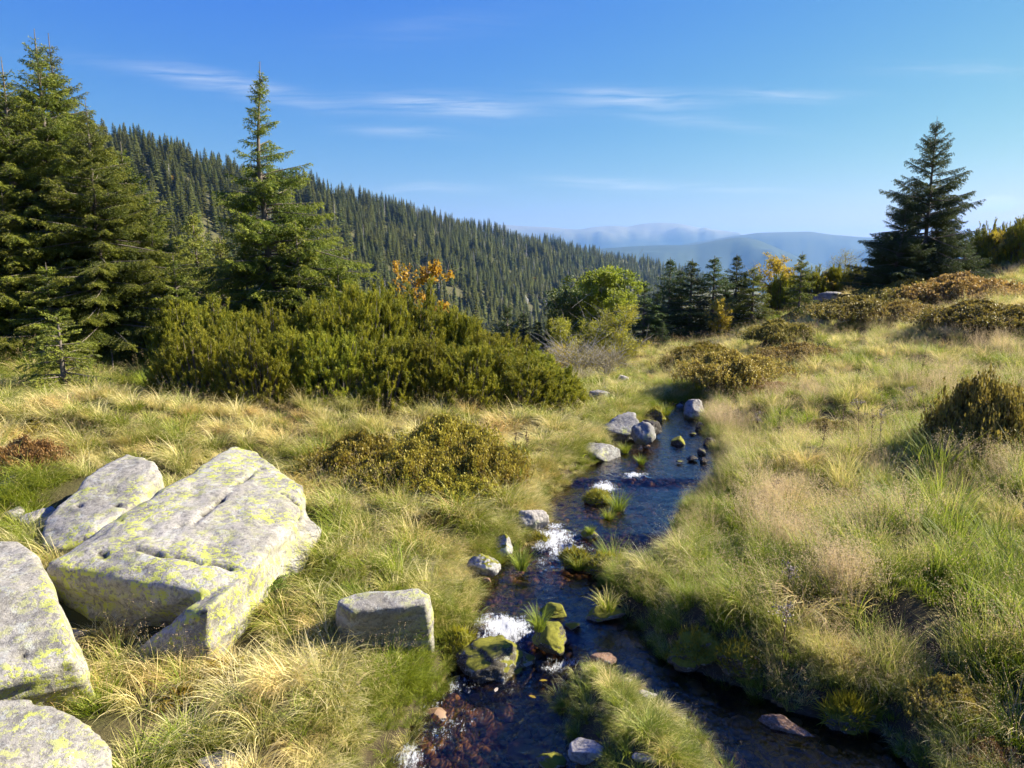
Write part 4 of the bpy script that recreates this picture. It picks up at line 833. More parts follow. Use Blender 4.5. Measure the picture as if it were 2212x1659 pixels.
tree_at(K_A, 45, 400, 13.3, 'bushy low spruce in front at the left edge of the stand', wide=1.2)
tree_at(K_S, 395, 545, 14.0, 'small spruce under the low bushy spruce beside the dwarf pines', wide=1.2)
tree_at(K_S, 120, 560, 12.9, 'low dark spruce in front of the left stand above the sapling', wide=1.4)
tree_at(K_C, 592, 126, 15.6, 'slender gappy spruce standing alone between the left stand and the orange rowan', rz=.4)
tree_at(K_S, 655, 470, 15.0, 'small spruce pressed against the right side of the slender gappy spruce', wide=1.2)
tree_at(K_S, 740, 560, 15.4, 'low spreading young spruce right of the slender spruce above the dwarf pines', wide=1.5)
tree_at(K_S, 545, 520, 15.2, 'small spruce growing at the left foot of the slender gappy spruce', wide=1.2)
tree_at(K_Y, 437, 452, 19.5, 'yellowish young spruce glowing behind the right foot of the left stand')
tree_at(K_Y, 492, 505, 18.8, 'second yellowish young spruce nearer the slender spruce')
tree_at(K_Y, 400, 500, 17.5, 'yellowish spruce half hidden behind the low bushy one')
tree_at(K_SD, 853, 600, 18.5, 'young dark spruce tip poking over the dwarf pines left of the orange rowan')
sap = tree_at(K_T, 140, 692, 11.0, 'little spruce sapling with a bare leader in the grass in front of the left stand', name='spruce_sapling', wide=1.3)
# mid valley edge
for u, v, y, w, lb in [(1096, 652, 25, 1.0, 'dark spruce at the valley edge left of the leafy birch'), (1130, 668, 24, 1.0, 'middle dark spruce of the three at the valley edge'), (1162, 688, 23.5, 1.0, 'lowest of the three dark spruces at the valley edge'), (1060, 712, 25, 1.1, 'small spruce half behind the dwarf pines at the valley edge')]:
    tree_at(K_SD, u, v, y, lb, wide=w * 1.2)
for u, v, y, w, lb in [(1388, 600, 29, 1.1, 'dark spruce just right of the leafy birch'), (1441, 552, 30, .85, 'slim spruce with a narrow spire, first of the row on the ridge'), (1464, 576, 30.5, 1.0, 'spruce second in the ridge row, slightly lower'), (1488, 556, 29.5, 1.1, 'pointed dark spruce, third in the ridge row'), (1416, 625, 29, 1.2, 'low dark spruce filling the gap before the slim spire'),
                       (1536, 549, 29.5, 1.15, 'double-tipped spruce in the middle of the ridge row'), (1584, 545, 30.5, .9, 'narrow tall spruce rising behind the ridge row'), (1562, 600, 30, 1., 'low spruce between the double-tipped and the narrow one'), (1604, 583, 30.5, .9, 'small spruce right of the narrow tall one')]:
    tree_at(K_SD, u, v, y, lb, wide=w * 1.25)
tree_at(K_S, 1622, 569, 29, 'bushy spruce with sunlit yellow-green right side ending the ridge row', wide=1.35)
tree_at(K_S, 1724, 540, 27, 'lone slender spruce before the yellow birches', wide=.95)
tree_at(K_SD, 1430, 690, 26, 'tiny spruce in the grass below the ridge row', name='spruce_sapling', wide=1.2)
# the great spruce on the right
tree_at(K_D, 1988, 250, 25.5, 'great dark spruce on the right slope, taller than all around it', rz=1.0, wide=.86, tilt=(0, -.02))
tree_at(K_D, 1918, 432, 25.0, 'side spruce leaning out on the left of the great dark spruce', wide=1.15, tilt=(0, -.10))
tree_at(K_D, 2032, 432, 25.8, 'side spruce rising on the right of the great dark spruce', wide=1.1, tilt=(0, .03))
tree_at(K_SD, 2075, 510, 25.0, 'low dark spruce at the right foot of the great dark spruce', wide=1.5)
tree_at(K_SD, 1890, 545, 25.6, 'low dark spruce at the left foot of the great dark spruce', wide=1.6)
tree_at(K_SD, 1965, 540, 24.6, 'dense low spruce in front of the trunk of the great dark spruce', wide=1.6)
tree_at(K_SD, 2114, 478, 31, 'thin spruce tip above the shrubs right of the great dark spruce', wide=.6)
tree_at(K_SD, 2134, 492, 31, 'second thin spruce tip beside the first above the shrubs', wide=.6)
tree_at(K_SD, 2208, 446, 30, 'spruce cut by the right edge of the picture')

# ------------------------------------------------------------------ dwarf pines
def pine_mesh(rx, ry, h, n, seed, per_m=460, nl=.050, nw=.010):
    r = np.random.default_rng(seed); az = r.uniform(0, 6.283, n); q = r.uniform(0, 1, n) ** .5; x = np.cos(az) * q; y = np.sin(az) * q
    dome = np.sqrt(np.clip(1 - q ** 2.4, 0, 1)) * (1 + .42 * perlin(np.stack([x * 3.4 + seed, y * 3.4, np.zeros(n)], 1)))
    lay = np.where(r.random(n) < .68, 1, r.uniform(.25, .95, n)); z = h * (dome * lay * r.uniform(.80, 1.10, n)) * np.where((q > .8) & (r.random(n) < .4), r.uniform(.1, .8, n), 1); tip = np.stack([x * rx, y * ry, np.maximum(z, .08)], 1)
    d = unit(np.stack([x * .55, y * .55, np.full(n, 1.)], 1) + r.normal(0, .16, (n, 3)))
    ln = r.uniform(.14, .32, n); p0 = tip - d * ln[:, None]; k = 6
    segs0, D, Ls, tipd = [], [], [], []
    for s_ in range(3): segs0.append(p0 + d * (ln * s_ / 3)[:, None]); D.append(unit(d + np.array([0, 0, .12 * s_]))); Ls.append(ln / 3); tipd.append(np.full(n, s_ / 2.))
    for c in range(4):   # candles around each shoot
        a_ = r.uniform(0, 6.3, n); w = np.stack([np.cos(a_), np.sin(a_), np.full(n, .9)], 1); dd = unit(d * .95 + w * .5); segs0.append(p0 + d * (ln * r.uniform(.15, .7, n))[:, None]); D.append(dd); Ls.append(r.uniform(.10, .20, n)); tipd.append(r.uniform(.3, 1, n))
    V, F, a2, t2 = needles(np.concatenate(segs0), np.concatenate(D), np.concatenate(Ls), per_m * .5, nl, nw, r, 1.1, np.concatenate(tipd))
    cr_ = mesh_np('crown', V, [F], [M_PINE], False, {'rnd': a2, 't2': t2, 'tt': t2})
    m_ = r.choice(n, n // 3, replace=False); root = tip[m_] * (.22, .22, 0); mid = (root + p0[m_]) * .5 + np.stack([x[m_] * rx * .22, y[m_] * ry * .22, -.12 * h * np.ones(len(m_))], 1); t = np.linspace(0, 1, 6)[None, :, None]
    P = root[:, None] * (1 - t) ** 2 + 2 * mid[:, None] * t * (1 - t) + tip[m_][:, None] * t ** 2
    bV, bF = tubes(P, .022, .005, 4)
    return dict(H=h, branches=mesh_np('branches', bV, [bF], [M_BARK], True), crown=cr_)
KP = [pine_mesh(1.25, 1.1, 1.25, 820, 21), pine_mesh(1.2, 1.0, 1.4, 820, 22), pine_mesh(1.0, .9, 1.1, 700, 23)]
def pine_at(k, u, y, vtop, w, label, dz=0.):
    y = y - (.55 if y < 17 else 0); b_ = GY(u, y); zt = PY(float(u), float(vtop), y)[2]; K = KP[k]; s = (zt - b_[2]) / K['H']; sx = w * mpp(y) / 2.4
    return plant('dwarf_pine', K, (b_[0], b_[1], b_[2] - .04), (sx, sx, s), random.uniform(0, 6.3), label, 'dwarf pine', 'dwarf pines in the thicket' if u < 1300 else None)
# front row left to right, then the higher rows behind
PN = [(450, 11.9, 722, 250, 'upright-shooted dwarf pine at the left end of the thicket front'), (565, 11.6, 740, 230, 'dwarf pine in the thicket front below the slender gappy spruce'), (650, 11.9, 730, 240, 'front dwarf pine right below the trunk of the slender spruce'), (735, 12.0, 735, 240, 'darker front dwarf pine left of the thicket middle'),
      (830, 12.1, 740, 260, 'front dwarf pine at the middle of the thicket above the pale tussocks'), (925, 12.2, 742, 260, 'front dwarf pine right of the thicket middle'), (1015, 12.3, 755, 250, 'rounded front dwarf pine over the bilberry mound'), (1110, 12.4, 778, 240, 'low front dwarf pine near the right end of the thicket'),
      (1195, 12.6, 800, 210, 'bright outer dwarf pine where the thicket slopes to the stream'), (1262, 12.9, 855, 60, 'smallest dwarf pine shoots at the right tip of the thicket beside the stream'),
      (500, 13.6, 680, 250, 'dwarf pine of the second row between the left stand and the slender spruce'), (700, 13.6, 668, 260, 'second row dwarf pine right of the slender spruce'), (800, 14.2, 638, 280, 'tallest dwarf pine crest left of the orange rowan'), (890, 14.6, 655, 270, 'dwarf pine crest directly below the orange rowan'),
      (980, 14.6, 692, 270, 'dwarf pine crest right of the orange rowan'), (1065, 14.4, 728, 250, 'sloping dwarf pine crest below the valley-edge spruces'), (1140, 14.0, 765, 220, 'dwarf pine crest descending toward the stream'), (1210, 13.6, 815, 150, 'lowest dwarf pine of the back row next to the stream bend'),
      (420, 14.2, 665, 200, 'dwarf pine squeezed against the foot of the left stand'), (600, 13.2, 690, 240, 'dwarf pine hiding the root of the slender spruce')]
for i, (u, y, vt, w, lb) in enumerate(PN): pine_at(i % 3, u, y, vt, w, lb)
for i, (u, y, vt, w, lb) in enumerate([(1690, 30, 598, 80, 'dark dwarf pine left of the lone slender spruce under the yellow birch'), (1752, 30, 590, 90, 'dark dwarf pine right of the lone slender spruce'), (1800, 30, 583, 90, 'dark dwarf pine under the thin pale birch'), (1850, 29, 580, 80, 'dark dwarf pine touching the left boughs of the great spruce'),
                                       (2120, 29, 500, 90, 'dwarf pine at the ridge right of the great spruce'), (2165, 29, 497, 90, 'dwarf pine below the yellow rowan at the right edge'), (2215, 28, 480, 110, 'dwarf pine cut by the right edge on the ridge'), (535, 10.6, 928, 60, 'small bright dwarf pine seedling in the grass above the split boulder'), (1190, 27, 700, 60, 'dwarf pine below the yellow-green bush at the valley edge')]):
    pine_at(i % 3, u, y, vt, w, lb)

# ------------------------------------------------------------------ broadleaf trees and shrubs
def leafy_mesh(H, W, seed, m, bark, nleaf=9000, leaf=.045, trunks=1, base=.25, clump=.18, open_=.0, twiggy=0, ell=1.):
    r = np.random.default_rng(seed); P = []; R0 = []; ends = []
    for k in range(trunks):
        a_ = r.uniform(0, 6.3); lean = np.array([math.cos(a_), math.sin(a_), 0]) * (W * .22 * (trunks > 1) * r.uniform(.4, 1)); t = np.linspace(0, 1, 8)[:, None]
        hh = H * r.uniform(.82, 1.0) if k else H * .95; pt = t * np.array([0, 0, hh]) + lean * t ** 1.2 + np.stack([.03 * H * perlin(np.stack([t[:, 0] * 2, np.full(8, seed + k * 3.3), np.full(8, c * 5.)], 1)) for c in (0, 1, 2)], 1) * t; P.append(pt); R0.append(.012 * H + .01)
        nb = int(18 / trunks) + 6
        for j in range(nb):
            s = base + (1 - base) * r.uniform(0, .95); q = s * 7; i0 = min(int(q), 6); p0 = pt[i0] * (1 - q + i0) + pt[i0 + 1] * (q - i0); az = r.uniform(0, 6.3)
            prof = math.sin(math.pi * min(1, ((s - base) / (1 - base)) * .8 + .16)) ** .7; l = W * .5 * prof * r.uniform(.6, 1.1); up = r.uniform(.25, .75); d = np.array([math.cos(az), math.sin(az), up])
            tt = np.linspace(0, 1, 8)[:, None]; bp = p0 + d * l * tt + np.array([0, 0, .12 * l]) * tt ** 2 + r.normal(0, .02 * l, (8, 3)) * tt; P.append(bp); R0.append(.006 * H * (1 - s * .6) + .003); 
            for e in range(7): u_ = r.uniform(.3, 1.); w_ = r.normal(0, clump * W * .5, 3) * (1, 1, .7); ends.append(bp[int(u_ * 7)] + w_)
            for e in range(3): 
                st = bp[r.integers(3, 7)]; tw = st + tt * (d + r.normal(0, .7, 3)) * l * .45; P.append(tw); R0.append(.003 + .002 * H * .3)
    ends = np.array(ends); i = r.integers(0, len(ends), nleaf); c = ends[i] + r.normal(0, clump * W * .22, (nleaf, 3)); c[:, 2] = np.maximum(c[:, 2], .05)
    a_ = unit(r.normal(0, 1, (nleaf, 3)) + (0, 0, .2)); b_ = unit(np.cross(a_, r.normal(0, 1, (nleaf, 3)))); s = leaf * r.uniform(.6, 1.2, (nleaf, 1)); V = np.stack([c - a_ * s * .5, c + b_ * s * .30 * ell, c + a_ * s * .5, c - b_ * s * .30 * ell], 1).reshape(-1, 3)
    F = np.arange(nleaf * 4).reshape(-1, 4); rr_ = np.repeat(r.uniform(0, 1, len(ends))[i] * .6 + r.uniform(0, .4, nleaf), 4)
    tV, tF = tubes(np.stack(P), np.array(R0), .0025, 5)
    return dict(H=H, trunk=mesh_np('trunk', tV, [tF], [bark], True), crown=mesh_np('crown', V, [F], [m], False, {'rnd': rr_, 'tt': rr_}))
M_GRL = foliage_mat('birch_leaves', (.19, .28, .025), (.27, .36, .035), (.38, .42, .05), .48, 1.2); M_GRD = foliage_mat('dark_green_leaves', (.06, .11, .02), (.10, .16, .03), (.16, .21, .04), .35, 1.2)
M_YG = foliage_mat('yellow_green_leaves', (.28, .32, .03), (.38, .40, .04), (.48, .44, .06), .45, 1.5); M_YEL = foliage_mat('yellow_leaves', (.48, .36, .03), (.58, .44, .04), (.36, .36, .05), .45, 1.5)
M_ORA = foliage_mat('orange_leaves', (.62, .38, .025), (.72, .52, .03), (.60, .50, .05), .42, 2.0); M_OLIVE = foliage_mat('olive_willow_leaves', (.20, .18, .05), (.28, .26, .06), (.36, .30, .10), .4, 2.0)
def leaf_at(K, u, vtop, y, label, name='birch_tree', cat='tree', wide=1., tilt=(0, 0), rz=None): return tree_at(K, u, vtop, y, label, name, rz, wide, None, cat, tilt)
K1 = leafy_mesh(3.6, 2.5, 31, M_GRL, M_BIRCHB, 17000, .085, 2, .10, .13); K2 = leafy_mesh(3.0, 2.6, 32, M_GRD, M_BARK, 15000, .085, 3, .06, .13); K3 = leafy_mesh(2.2, 2.2, 33, M_YG, M_BIRCHB, 8000, .065, 3, .10, .14)
K4 = leafy_mesh(2.6, 1.5, 34, M_ORA, M_BARK, 1900, .085, 2, .30, .10); K5 = leafy_mesh(2.2, 1.6, 35, M_YEL, M_BIRCHB, 5200, .075, 3, .20, .14); K6 = leafy_mesh(1.1, 2.2, 36, M_OLIVE, M_GREYW, 3600, .045, 9, .1, .16); K7 = leafy_mesh(2.2, 1.6, 37, M_YG, M_BIRCHB, 3000, .04, 3, .4, .2)
leaf_at(K1, 1308, 566, 24, 'leafy bright green birch, tallest broadleaf at the valley edge', wide=1.0)
leaf_at(K2, 1252, 612, 24.6, 'darker green rounded broadleaf tree left of the bright birch', name='rowan_tree', wide=1.15)
leaf_at(K3, 1338, 655, 21, 'light yellow-green small birch in front of the bright birch', wide=.95)
leaf_at(K3, 1285, 690, 21.5, 'low yellow-green birch bush left of the light small birch', wide=.9)
leaf_at(K3, 1218, 684, 22.5, 'yellowing bush at the left foot of the dark broadleaf tree', name='rowan_bush', wide=.85)
leaf_at(K4, 950, 548, 17.6, 'orange autumn rowan leaning over the dwarf pines', name='rowan_tree', wide=.9, tilt=(0, .16))
leaf_at(K5, 1212, 738, 19.5, 'small golden bush by the stream bend', name='rowan_bush', wide=1.2)
leaf_at(K6, 1240, 752, 17.5, 'twiggy olive willow shrub left above the stream bend', name='willow_shrub', cat='shrub', wide=1.0)
leaf_at(K6, 1310, 758, 17.8, 'twiggy grey willow shrub right above the stream bend', name='willow_shrub', cat='shrub', wide=1.0)
leaf_at(K6, 1262, 800, 15.8, 'low willow shrub between the thicket tip and the bend', name='willow_shrub', cat='shrub', wide=.8)
leaf_at(K5, 1680, 546, 30.5, 'yellow birch behind the lone slender spruce', wide=1.1)
leaf_at(K7, 1818, 545, 31, 'thin pale-leaved birch before the great spruce', wide=1.0)
leaf_at(K5, 1782, 582, 30, 'golden rowan bush between the two pale birches', name='rowan_bush', wide=1.2)
leaf_at(K5, 1550, 640, 28.5, 'yellow-leaved bush in front of the ridge row', name='rowan_bush', wide=.9)
leaf_at(K5, 2150, 492, 28.5, 'yellow rowan bush at the ridge near the right edge', name='rowan_bush', wide=1.0)
leaf_at(K5, 2205, 488, 28, 'yellow rowan cut by the right edge', name='rowan_bush', wide=1.0)

# ------------------------------------------------------------------ bilberries and other low plants
def bilberry_mesh(n, seed, m, leaf=.017, h=.16, R=1.0, dome=.35):
    r = np.random.default_rng(seed); az = r.uniform(0, 6.3, n); q = np.sqrt(r.uniform(0, 1, n)); jag = 1 + .38 * perlin(np.stack([np.cos(az) * 1.4, np.sin(az) * 1.4, np.full(n, seed * 1.)], 1)) + .16 * r.normal(0, 1, n) * (q > .7); x = np.cos(az) * q * jag * R; y = np.sin(az) * q * jag * R
    zt = dome * np.sqrt(np.clip(1 - q ** 2.2, 0, 1)) * (1 + .8 * perlin(np.stack([x * 2.6 / R, y * 2.6 / R, np.full(n, 3.)], 1))); tip = np.stack([x, y, zt + .03], 1); d = unit(np.stack([x / R * .5, y / R * .5, np.ones(n)], 1) + r.normal(0, .22, (n, 3)))
    k = 13; i = np.repeat(np.arange(n), k); t = r.uniform(-.2, 1, n * k)[:, None]; c = tip[i] - d[i] * h * (1 - t) + r.normal(0, .018, (n * k, 3)); a_ = unit(r.normal(0, 1, (n * k, 3)) + (0, 0, .5)); b_ = unit(np.cross(a_, r.normal(0, 1, (n * k, 3)))); s = leaf * r.uniform(.6, 1.2, (n * k, 1))
    V = np.stack([c - a_ * s * .6, c + b_ * s * .4, c + a_ * s * .6, c - b_ * s * .4], 1).reshape(-1, 3); F = np.arange(n * k * 4).reshape(-1, 4)
    P = np.stack([tip - d * (h + .08) - (0, 0, .03), tip - d * h * .5, tip], 1)[::2]; tV, tF = tubes(P, .003, .0012, 3)
    return dict(H=dome, stems=mesh_np('stems', tV, [tF], [M_BARK], True), leaves=mesh_np('leaves', V, [F], [m], False, {'rnd': np.repeat(r.uniform(0, 1, n)[i], 4), 'tt': np.repeat(np.clip(t[:, 0], 0, 1), 4)}))
def bil_mat(name, a_, b_, c_, tip): return foliage_mat(name, a_, b_, c_, .35, 2.6, tip=tip)
M_BG = bil_mat('bilberry_leaves', (.18, .23, .02), (.27, .30, .03), (.36, .18, .03), (.38, .34, .04)); M_BR = bil_mat('reddish_bilberry_leaves', (.24, .16, .03), (.35, .20, .05), (.20, .20, .04), (.42, .28, .08))
M_BD = bil_mat('dark_and_shaded_bilberry_leaves', (.12, .15, .02), (.22, .21, .03), (.20, .13, .03), (.32, .27, .05)); M_BY = bil_mat('golden_bilberry_leaves', (.22, .21, .03), (.34, .29, .04), (.28, .18, .05), (.42, .34, .06))  # dark leaves also carry the great spruce's cast shadow as painted colour
KB = {}
for i, (k, m_) in enumerate([('g', M_BG), ('r', M_BR), ('d', M_BD), ('y', M_BY)]): KB[k] = bilberry_mesh(3000, 41 + i, m_, leaf=.040, h=.22); 
for k, m_ in [('G', M_BG), ('R', M_BR), ('D', M_BD), ('Y', M_BY)]: KB[k] = bilberry_mesh(3000, ord(k), m_, leaf=.036, h=.14)
def bil(k, u, v, w, h, label, asp=.8, name='bilberry_bush', cat='bush'):
    c = G(u, v); mm = mpp(c[1]); rx = w * mm * .62; h *= .82; ROCKS.append((c[0], c[1] + rx * asp * .5, rx * .66, rx * asp * .66)); return plant(name, KB[k], (c[0], c[1] + rx * asp * .5, float(HZ(c[0], c[1] + rx * asp * .5)) - .02), (rx, rx * asp, h * mm / .36), random.uniform(-.5, .5), label, cat)
for a_ in [('g', 770, 1035, 215, 84, 'olive green left lobe of the bilberry mound above the stream'), ('g', 960, 1005, 190, 84, 'back lobe of the bilberry mound nearest the dwarf pines'), ('g', 890, 1065, 200, 84, 'orange-tipped front lobe of the bilberry mound', .8), ('g', 1030, 1060, 180, 84, 'green right lobe of the bilberry mound'),
           ('g', 960, 1095, 190, 66, 'low front rim of the bilberry mound'), ('d', 935, 1135, 70, 26, 'small leafy plant below the bilberry mound'), ('r', 28, 1025, 150, 70, 'red bilberry bush at the left edge of the picture'), ('g', 70, 960, 90, 40, 'greenish bilberry behind the red one at the left edge'),
           ('Y', 1600, 830, 190, 50, 'golden green bilberry mound on the right bank slope'), ('G', 1530, 775, 100, 30, 'reddish bilberry patch above the golden mound'), ('D', 1690, 745, 110, 36, 'dark shaded bilberry hump high on the slope'), ('D', 1500, 800, 110, 34, 'dim bilberry patch at the left of the golden mound'),
           ('R', 2110, 650, 190, 50, 'russet red bilberry mound below the ridge at the right'), ('D', 2010, 650, 190, 46, 'dark bilberry bank right below the great spruce'), ('D', 1890, 685, 190, 40, 'shadowed bilberry bank under the left boughs of the great spruce'), ('Y', 1975, 690, 130, 32, 'yellowish bilberry strip at the edge of the spruce shadow'),
           ('D', 2150, 720, 200, 44, 'brownish withered bush below the russet mound'), ('Y', 1812, 640, 70, 22, 'yellow-green bilberry on the ridge left of the outcrop'), ('G', 1850, 662, 90, 26, 'mixed bilberry patch right of the outcrop'), ('G', 2090, 600, 160, 26, 'thin bilberry cover along the right ridge'),
           ('d', 2165, 985, 200, 150, 'dark leafy bush at the right edge beside the pale grass'), ('D', 1790, 940, 80, 26, 'brownish herb patch in the middle of the right slope'), ('Y', 1750, 780, 150, 30, 'lush yellow-green patch on the upper right slope'), ('r', 2160, 1670, 130, 50, 'red and orange bilberry sprigs in the bottom right corner'), ('y', 2090, 1560, 170, 76, 'tall golden leafy bush on the right bank near the bottom corner'),
           ('Y', 1160, 835, 50, 14, 'yellow weed tuft at the tip of the dwarf pine thicket'), ('R', 1660, 860, 110, 24, 'reddish herb patch below the golden mound')]: bil(*a_)

# ferns
def fern_mesh(seed, m, n=16, L=.34):
    r = np.random.default_rng(seed); parts = []; st = []
    for k in range(n):
        az = r.uniform(0, 6.3); t = np.linspace(0, 1, 16); l = L * r.uniform(.6, 1.1); rad = l * (t * .85); z = l * (t * .75 - .55 * t ** 2.3); d = np.array([math.cos(az), math.sin(az), 0]); s = np.array([-d[1], d[0], 0]); c = d * rad[:, None] + np.array([0, 0, 1.]) * z[:, None] + r.normal(0, .09, 3) * (1, 1, 0); st.append(c)
        for sg in (1, -1):
            for j in range(1, 16):
                w = .10 * math.sin(math.pi * (.15 + .85 * t[j])) ** .8 * l / .34; dd = unit(s * sg + d * .35 + np.array([0, 0, -.15])); q = c[j]; e = d * .010
                parts.append(np.stack([q - e, q + dd * w * .5 + e * 1.1, q + dd * w, q + e * .6]))
    V = np.concatenate(parts); F = np.arange(len(V)).reshape(-1, 4); tV, tF = tubes(np.stack(st), .002, .001, 3)
    return dict(H=.2, stems=mesh_np('stems', tV, [tF], [M_BG], True), leaves=mesh_np('leaves', V, [F], [m], False, {'rnd': np.repeat(r.uniform(0, 1, len(F)), 4), 'tt': np.tile([0, .5, 1, .5], len(F))}))
M_FERN = foliage_mat('fern_fronds', (.34, .30, .03), (.46, .34, .04), (.28, .16, .03), .4, 3.); M_FERNG = foliage_mat('green_fern_fronds', (.10, .20, .03), (.16, .26, .04), (.22, .28, .05), .4, 3.)
for u, v, s, m_, lb in [(470, 1500, 1., M_FERN, 'yellow fern at the foot of the split boulder'), (530, 1475, .9, M_FERN, 'rusty yellow fern right of the one under the split boulder'), (415, 1490, .8, M_FERN, 'yellowed fern left of the one under the split boulder'), (585, 1268, .7, M_FERNG, 'small green fern against the sunlit face of the split boulder')]:
    c = G(u, v); plant('fern', fern_mesh(u, m_), (c[0], c[1], c[2]), s, 0, lb, 'fern')

# dry herbs: stalks with branching umbels or seed spikes
def herb_mesh(seed, H, umbel=True):
    r = np.random.default_rng(seed); P = []; t = np.linspace(0, 1, 6)[:, None]; lean = r.normal(0, .07, 2); main = t * np.array([lean[0], lean[1], 1.]) * H; P.append(main); heads = []
    for k in range(7 if umbel else 10):
        s = r.uniform(.55, 1) if umbel else r.uniform(.3, 1); p0 = main[min(int(s * 5), 4)]; d = unit(np.array([r.normal(), r.normal(), 1.4 if umbel else 2.2])); l = H * (.20 if umbel else .07) * r.uniform(.6, 1.2); P.append(p0 + d * l * t); heads.append(p0 + d * l)
    hp = np.repeat(np.array(heads), 26 if umbel else 10, 0) + r.normal(0, .018 if umbel else .012, (len(heads) * (26 if umbel else 10), 3)) * (1, 1, .5 if umbel else 2.); a_ = unit(r.normal(0, 1, hp.shape)); b_ = unit(np.cross(a_, r.normal(0, 1, hp.shape))); w = .006
    V = np.stack([hp - a_ * w, hp + b_ * w, hp + a_ * w, hp - b_ * w], 1).reshape(-1, 3); F = np.arange(len(V)).reshape(-1, 4); tV, tF = tubes(np.stack(P), .0035, .0015, 4)
    m = M_HERB if not umbel else M_UMB
    return dict(H=H, stems=mesh_np('stems', tV, [tF], [M_HERB], True), leaves=mesh_np('seed_heads', V, [F], [m], False, {'rnd': np.full(len(V), .5), 'tt': np.ones(len(V))}))
M_HERB = bark_mat('dry_stalk', (.06, .035, .02), (.16, .10, .06)); M_UMB = bark_mat('dry_umbel', (.22, .16, .10), (.48, .42, .34))
HB = [(1855, 985, 130, 1, 'dry herb with dark spikes among pale grass on the right slope'), (1815, 975, 120, 0, 'tall dark seed spike on the right slope'), (1880, 990, 110, 0, 'second dark seed spike just right of the first on the slope'), (1772, 985, 90, 0, 'short dark spike left of the tall one on the slope'), (1680, 955, 80, 0, 'single dark stalk above the yellow tufts'),
      (1900, 975, 90, 1, 'greyish umbel right of the dark spikes'), (1630, 960, 80, 1, 'whitish umbel above the right bank'), (1985, 830, 100, 0, 'slim dark stalk before the bush at the right edge'), (1955, 900, 70, 1, 'pale flower umbel left of the bush at the right edge'), (1685, 1470, 190, 1, 'rust brown umbel on a dark stem over the right bank'), (1700, 1300, 90, 1, 'small tan umbel above the rust brown one'),
      (1410, 745, 40, 0, 'tiny dark stalk in the straw grass by the ridge row'), (1705, 720, 44, 0, 'thin dark stalk by the shaded hump'), (1110, 985, 60, 0, 'dark stalk in tussocks right of the bilberry mound'), (1140, 990, 64, 0, 'second dark stalk near the smooth bank boulder')]
for i, (u, v, h, um, lb) in enumerate(HB):
    c = G(u, v); H = h * mpp(c[1]); plant('dry_herb', herb_mesh(100 + i, H, bool(um)), (c[0], c[1], c[2]), 1, 0, lb, 'herb')

# tufts that stand on rocks in the stream
def tuft(u, v, w, h, label, z, m=None, seed=1, comb=None, stiff=.8):
    c = PZ(float(u), float(v), z); mm = mpp(c[1]); r = np.random.default_rng(seed); V, F, a_, t, _ = blades(170, (h * mm * .5, h * mm * 1.15), .4, .25, 1.0 * stiff + .3, .006, 5, r, root=w * mm * .22, comb=comb)
    o = link('grass_tuft', mesh_np('grass_tuft', V, [F], [m or M_SEDGE], True, {'rnd': a_, 'tt': t})); o.location = c; tag(o, label, 'grass tuft')
tuft(1165, 1355, 60, 62, 'spiky dark green tuft on the big mossy rock', .30, seed=1)
tuft(1335, 1100, 60, 60, 'bright green tuft alone in the water below the upper cascade', .20, seed=2)
tuft(1315, 1120, 40, 34, 'paler small tuft leaning on the bright green one in the water', .19, M_TUS, seed=3)
tuft(1250, 1225, 60, 52, 'yellow-green tuft on the little islet below the middle cascade', .16, M_TUS, seed=4)
tuft(1325, 1215, 100, 80, 'large arching green tuft on the islet right of the middle cascade', .17, seed=5)
tuft(1125, 1225, 60, 64, 'upright green reeds beside the upright grey rock', .18, seed=6)
tuft(1312, 1312, 80, 56, 'pale tuft on the half-mossy rock at the fork', .26, M_TUS, seed=7)
tuft(1275, 1150, 24, 24, 'little green tuft on the rock in the middle cascade', .28, seed=8)
tuft(1385, 1000, 30, 26, 'small green tuft under the large cracked bank boulder', .28, seed=9)
tuft(1438, 895, 44, 36, 'pale spiky tuft at the head of the far pool', .30, M_TUS, seed=10)
tuft(1350, 975, 34, 28, 'straw tuft between the smooth and the cracked bank boulders', .28, M_TUS, seed=11)
def cushion(u, v, w, h, label, z=None, seed=1, blade=.05):
    c = G(u, v) if z is None else PZ(float(u), float(v), z); mm = mpp(c[1]); W = w * mm; r = np.random.default_rng(seed); V0, F0 = rock_mesh((W, W * .7, h * mm * 1.6), seed, 2, .16, 5); V0[:, 2] += h * mm * .1
    o = empty('moss_cushion', Vector(c)); tag(o, label, 'moss'); link('moss_mat', mesh_np('moss_mat', V0, [F0], [M_MOSS], True, {'crack': np.zeros(len(V0))}), o)
    n = 1500; i = r.integers(0, len(F0), n); p = V0[F0[i]].mean(1) + r.normal(0, .01, (n, 3)); p = p[p[:, 2] > 0]; n = len(p); d = unit(p * (1, 1, 1.6) / W * 2 + r.normal(0, .5, (n, 3)) + (0, 0, .4)); s_ = unit(np.cross(d, r.normal(0, 1, (n, 3)))); l = blade * r.uniform(.5, 1.3, (n, 1))
    V = np.stack([p - s_ * .004, p + s_ * .004, p + d * l], 1).reshape(-1, 3); link('shoots', mesh_np('shoots', V, [np.arange(n * 3).reshape(-1, 3)], [M_MOSSG], False, {'rnd': np.repeat(r.uniform(0, 1, n), 3), 'tt': np.tile([0, 0, 1], n)}), o)
M_MOSSG = foliage_mat('moss_shoots', (.20, .22, .015), (.34, .34, .02), (.40, .34, .03), .35, 5.)
cushion(1505, 1418, 130, 70, 'bright yellow-green moss cushion at the water edge of the right bank', seed=2)
cushion(1600, 1455, 120, 66, 'moss cushion hanging over the dark water of the right branch', seed=3)
